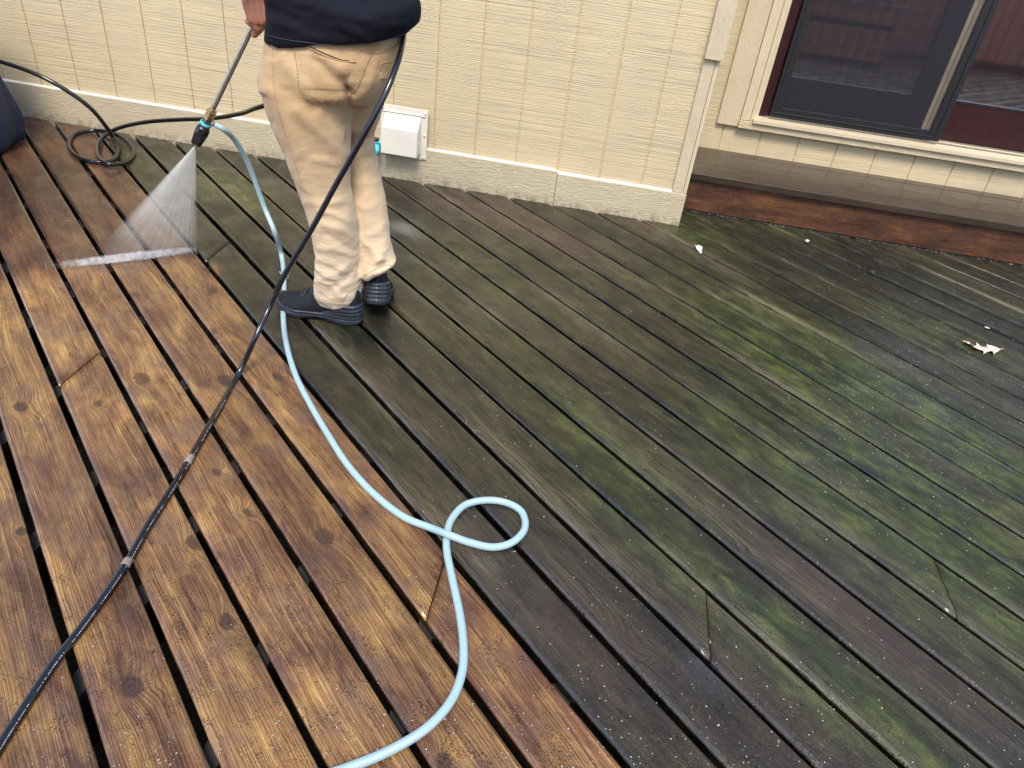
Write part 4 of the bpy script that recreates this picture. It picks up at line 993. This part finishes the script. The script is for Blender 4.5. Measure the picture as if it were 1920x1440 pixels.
tape(238, 1055, .020); tape(358, 862, .030)
rk = .0098
def wp(x, y, Y): return at(x, y, Y=Y)
HK = [wp(-60, 95, -.30), wp(-10, 112, -.30), wp(40, 128, -.30), wp(85, 147, -.30), wp(130, 173, -.28), wp(170, 203, -.25), wp(198, 236, -.20), gp(214, 262, .010, rk), gp(221, 285, 0, rk), gp(208, 302, .0, rk), gp(175, 303, 0, rk), gp(145, 293, 0, rk), gp(129, 273, 0, rk), gp(140, 252, 0, rk),
      gp(175, 245, .003, rk), gp(208, 248, .016, rk), gp(236, 264, .008, rk), gp(250, 285, 0, rk), gp(238, 303, 0, rk), gp(205, 308, .018, rk), gp(184, 293, .014, rk), gp(184, 270, .008, rk), gp(202, 250, .022, rk), wp(232, 237, -.16), wp(280, 228, -.22), wp(340, 224, -.30), wp(395, 222, -.40), wp(450, 213, -.55), wp(500, 197, -.75),
      Vector((-.95, -.95, .62)), Vector((-.78, -1.02, .85)), Vector((-.68, -1.05, 1.05)), LG + ga * .14 + AX * .03]
hose('supply_hose', HK, rk, M['rubber'], 'black rubber hose coiled in two small loops beside the wall')
# zip tie where the hoses cross
zt_ = empty('cable_tie', at(533, 520, z=.01)); tag(zt_, 'small pale plastic cable tie round the blue hose by the shoe', 'cable tie')
c = at(535, 518, z=.012)
MB().tube([c + Vector((math.cos(a) * .011, 0, math.sin(a) * .011)) for a in (2 * math.pi * i / 16 for i in range(17))], .0018, 6).put('band', M['vinyl'], zt_, True)
MB().box(c.x - .005, c.x + .004, c.y - .006, c.y + .002, c.z + .006, c.z + .014, .001).put('head', M['vinyl'], zt_)
MB().tube([c + Vector((-.005, -.002, .010)), c + Vector((-.016, .001, .007)), c + Vector((-.024, .006, .012))], .0022, 6).put('tail', M['vinyl'], zt_, True)

# ------------------------------------------------------------------ covered thing at the left edge
cv = empty('grill_cover', (-3.08, -.62, 0)); tag(cv, 'dark navy fabric cover draped to the deck at the left edge', 'cover')
V = []; NJ = 72
pA = at(30, 165, Y=-.36); rows = []
for i in range(17):
    s = i / 16; z = .66 * (1 - s) + .004; out = .0 + .30 * s ** .8
    hx, hy = .25 + .10 * math.sin(min(1, s) * 1.9), .36 + .05 * s; r = []
    for j in range(NJ):
        a = 2 * math.pi * j / NJ; ca, sa = math.cos(a), math.sin(a); fx = math.copysign(abs(ca) ** .45, ca); fy = math.copysign(abs(sa) ** .45, sa)
        fold = (math.sin(a * 9 + s * 1.5) * .018 + math.sin(a * 5 + 1) * .02 + noise.noise((ca * 3, sa * 3, s * 3)) * .04) * s
        if s > .9: z = .004 + (.66 * (1 - s)) 
        r.append(Vector((-3.08 + fx * (hx + fold), -.62 + fy * (hy + fold), z + (.01 * math.sin(a * 9) if s > .95 else 0))))
    rows.append(r)
mb = MB(); mb.rings([[Vector((-3.08 + (p.x + 3.30) * .4, -.62 + (p.y + .62) * .4  , .70)) for p in rows[0]]] + rows)
co_ = mb.put('cloth', M['navy'], cv, True)

# ------------------------------------------------------------------ leaf and scraps
def flatleaf(name, outline, mat, label, cat, h=.003, lift=.012, seed=0):
    P = [at(x, y, z=h) for x, y in outline]; c = sum(P, Vector()) / len(P); bm = bmesh.new()
    vs = [bm.verts.new(p) for p in P]; f = bm.faces.new(vs); bmesh.ops.triangulate(bm, faces=[f]); bmesh.ops.subdivide_edges(bm, edges=bm.edges[:], cuts=3, use_grid_fill=True)
    for v in bm.verts:
        v.co.z += lift * (noise.noise((v.co.x * 22 + seed, v.co.y * 22, 0)) * .8 + .35)
        v.co.z = max(v.co.z, .0025)
    me = bpy.data.meshes.new(name); bm.to_mesh(me); bm.free(); o = from_mesh(name, me, mat)
    m = o.modifiers.new('s', 'SOLIDIFY'); m.thickness = .0006; tag(o, label, cat); return o
def zc(cx_, cy_, ox, oy, s): return (ox + cx_ / s, oy + cy_ / s)
OL = [(320, 595), (385, 580), (420, 575), (500, 600), (530, 598), (600, 670), (680, 690), (735, 680), (718, 630), (760, 650), (840, 700), (940, 722), (1020, 720), (985, 665), (1060, 695), (1120, 700), (1240, 745), (1345, 815), (1460, 825), (1345, 840), (1290, 880), (1220, 920), (1190, 970), (1140, 900), (1060, 895), (960, 905), (880, 955), (930, 890), (860, 845), (760, 825), (680, 815), (600, 800), (650, 770), (560, 720), (450, 700), (460, 660), (390, 625)]
lo_ = flatleaf('oak_leaf', [zc(a, b, 1780, 600, 14.4) for a, b in OL], M['leaf'], 'pale dry oak leaf lying on the mossy boards', 'leaf', lift=.016)
SCR = [(825, 575), (870, 620), (960, 605), (1010, 640), (1060, 640), (1085, 700), (1060, 780), (1030, 800), (1075, 830), (1060, 870), (1000, 860), (985, 810), (920, 770), (850, 710), (860, 670)]
flatleaf('white_scrap', [zc(a, b, 1260, 430, 19.2) for a, b in SCR], M['white'], 'torn white scrap on a board gap near the house corner', 'scrap', lift=.014, seed=5)
flatleaf('leaf_fragment', [zc(a, b, 1780, 600, 14.4) for a, b in ((930, 200), (1000, 185), (1060, 200), (1100, 240), (1040, 245), (960, 225))], M['leaf'], 'tiny tan leaf fragment above the oak leaf', 'leaf', lift=.006, seed=2)
flatleaf('white_petal', [(1509, 451), (1514, 449), (1518, 452), (1513, 455)], M['white'], 'tiny white petal on the boards in front of the step', 'petal', lift=.004, seed=8)
# wet grit line below wall and riser, then pale flecks and painted wet glints
gr = MB()
def speck(p, r, flat=.5):
    a0 = rnd.uniform(0, 6.28); n = rnd.choice((4, 5)); T = [p + Vector((math.cos(a0 + 6.28 * j / n) * r * rnd.uniform(.6, 1.3), math.sin(a0 + 6.28 * j / n) * r * rnd.uniform(.6, 1.3), 0)) for j in range(n)]
    tp_ = p + Vector((0, 0, r * flat)); gr.add(T + [tp_], [(j, (j + 1) % n, n) for j in range(n)])
for i in range(1500):
    x = rnd.uniform(XC + .02, 2.6); q = abs(rnd.gauss(0, .009)); 
    if rnd.random() < .35 + .4 * noise.noise((x * 3, 0, 0)): continue
    speck(Vector((x, YSTEP - .002 - q, .0012)), rnd.uniform(.001, .0035), 1)
for i in range(420):
    x = rnd.uniform(-3.1, XC); speck(Vector((x, -.003 - abs(rnd.gauss(0, .007)), .0012)), rnd.uniform(.0008, .0028), 1)
tag(gr.put('grit', simple('dark_wet_grit', (.045, .040, .03), .3, nscale=200, namt=.7)), 'line of dark wet grit along the foot of the riser and wall', 'grit', kind='stuff')
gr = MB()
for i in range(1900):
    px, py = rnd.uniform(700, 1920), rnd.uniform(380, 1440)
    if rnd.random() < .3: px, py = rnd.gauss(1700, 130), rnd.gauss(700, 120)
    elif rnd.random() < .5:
        px, py = rnd.uniform(60, 1600), 1440 - abs(rnd.gauss(0, 110))  # pale specks along the near edge imitate wet glints by colour
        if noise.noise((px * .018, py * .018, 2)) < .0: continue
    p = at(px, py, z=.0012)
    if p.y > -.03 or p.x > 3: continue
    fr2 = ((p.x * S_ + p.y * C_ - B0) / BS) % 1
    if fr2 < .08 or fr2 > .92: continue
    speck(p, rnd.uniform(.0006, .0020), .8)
tag(gr.put('flecks_and_glints', simple('pale_flecks', (.42, .42, .36), .25, nscale=300, namt=.4)), 'scattered pale flecks on the soaked boards, some painted in as wet glints', 'flecks', kind='stuff')

# ------------------------------------------------------------------ spray
A_, B_ = at(150, 500, z=0), at(368, 474, z=0); tip = NZ - AX * .002
nf = (A_ - B_).cross(AX).normalized()
def fan_ring(s, wd):
    c = tip.lerp((A_ + B_) / 2, s); e = (A_ - B_) / 2 * s * 1.06; out = []
    for j in range(24):
        a = 2 * math.pi * j / 24; ex = math.cos(a); out.append(c + e * ex * 1.0 + (Vector((0, 0, 0)) + nf * math.sin(a)) * wd)
    return out
mb = MB(); R = [fan_ring(s, w_) for s, w_ in ((.012, .003), (.15, .007), (.35, .011), (.6, .015), (.8, .018), (.97, .021))]
R = [[Vector((p.x, p.y, max(p.z, .006))) for p in r] for r in R]
mb.rings(R)
ea = (A_ - B_).normalized(); mid_ = (A_ + B_) / 2
vA, vB = [(mid_ + (q_ - mid_) * 1.06 - tip).normalized().dot(ea) for q_ in (A_, B_)]
sp = mb.put('water_spray', spray_mat('spray_mist', 75.0, tuple(tip), tuple(ea), (vA + vB) / 2, abs(vA - vB) / 2, .09), None)
tag(sp, 'white fan of pressurised water spraying from the nozzle onto the deck', 'spray', kind='stuff')
mb = MB(); dirl = (A_ - B_).normalized(); per = Vector((-dirl.y, dirl.x, 0)); R = []
A2 = A_ + dirl * .10
for i in range(29):
    s = i / 28; c = B_.lerp(A2, s); c.z = .010; e = math.sin(math.pi * min(1, max(0.02, s))) ** .35; wv_ = 1 + .3 * noise.noise((s * 9, 0, 0))
    R.append([Vector((c.x, c.y, .016)) + per * math.cos(a) * .034 * e * wv_ + Vector((0, 0, math.sin(a) * .013 * e)) for a in (2 * math.pi * j / 14 for j in range(14))])
mb.rings(R)
t = NT('splash_mist'); t.n.remove(t.b); v = t.N('ShaderNodeVolumePrincipled'); v.inputs['Color'].default_value = (1, 1, 1, 1)
g = t.N('ShaderNodeNewGeometry').outputs['Position']; sub = t.N('ShaderNodeVectorMath', operation='DISTANCE'); t.L(g, sub.inputs[0]); sub.inputs[1].default_value = tuple(B_.lerp(A_, .50))
s2_ = t.N('ShaderNodeVectorMath', operation='SUBTRACT'); t.L(g, s2_.inputs[0]); s2_.inputs[1].default_value = tuple(B_)
pd = t.N('ShaderNodeVectorMath', operation='DOT_PRODUCT'); t.L(s2_.outputs[0], pd.inputs[0]); pd.inputs[1].default_value = tuple(per)
pq = t.math('DIVIDE', t.math('ADD', pd.outputs['Value'], t.math('MULTIPLY_ADD', t.noise(g, 14, 2, .5), .016, -.008)), .012); fall = t.math('POWER', 2.718, t.math('MULTIPLY', t.math('MULTIPLY', pq, pq), -1.0))
fall = t.math('SUBTRACT', fall, .03, clamp=True)
t.inp(v.inputs['Density'], t.math('MULTIPLY', fall, t.math('MULTIPLY', t.ramp(sub.outputs['Value'], [(.04, 1.0), (.15, .7), (.26, .04)]), t.math('MULTIPLY_ADD', t.noise(g, 50, 3, .6), 380, -120)))); t.L(v.outputs[0], t.n['Material Output'].inputs['Volume'])
so_ = mb.put('water_splash', t.m, None, True); tag(so_, 'bright line of splashing water where the spray hits the boards', 'splash', kind='stuff')
dp = MB()
for i in range(2600):
    s = min(1, max(0, rnd.gauss(.45, .22))); c = B_.lerp(A2, s) + per * rnd.gauss(0, .006 if i % 3 else .022) + Vector((0, 0, .002 + abs(rnd.gauss(0, .012)))); r = rnd.uniform(.0003, .0009)
    dp.add([c + Vector(q) * r for q in ((1, 0, 0), (-1, 0, 0), (0, 1, 0), (0, -1, 0), (0, 0, 1), (0, 0, -1))], [(0, 2, 4), (2, 1, 4), (1, 3, 4), (3, 0, 4), (2, 0, 5), (1, 2, 5), (3, 1, 5), (0, 3, 5)])
for i in range(420):
    s = min(.86, max(0.03, rnd.gauss(.40, .17))); c = B_.lerp(A2, s) + per * (rnd.gauss(0, .0060) + .004 * noise.noise((s * 7, 0, 0))) + Vector((0, 0, .002 + abs(rnd.gauss(0, .003)))); r = rnd.uniform(.0006, .0016)
    dp.add([c + Vector(q) * r for q in ((1, 0, 0), (-1, 0, 0), (0, 1, 0), (0, -1, 0), (0, 0, 1), (0, 0, -1))], [(0, 2, 4), (2, 1, 4), (1, 3, 4), (3, 0, 4), (2, 0, 5), (1, 2, 5), (3, 1, 5), (0, 3, 5)])
tag(dp.put('water_droplets', simple('droplet_white', (.85, .9, .95), .1), None, True), 'fine droplets thrown up along the splash line', 'droplets', kind='stuff')
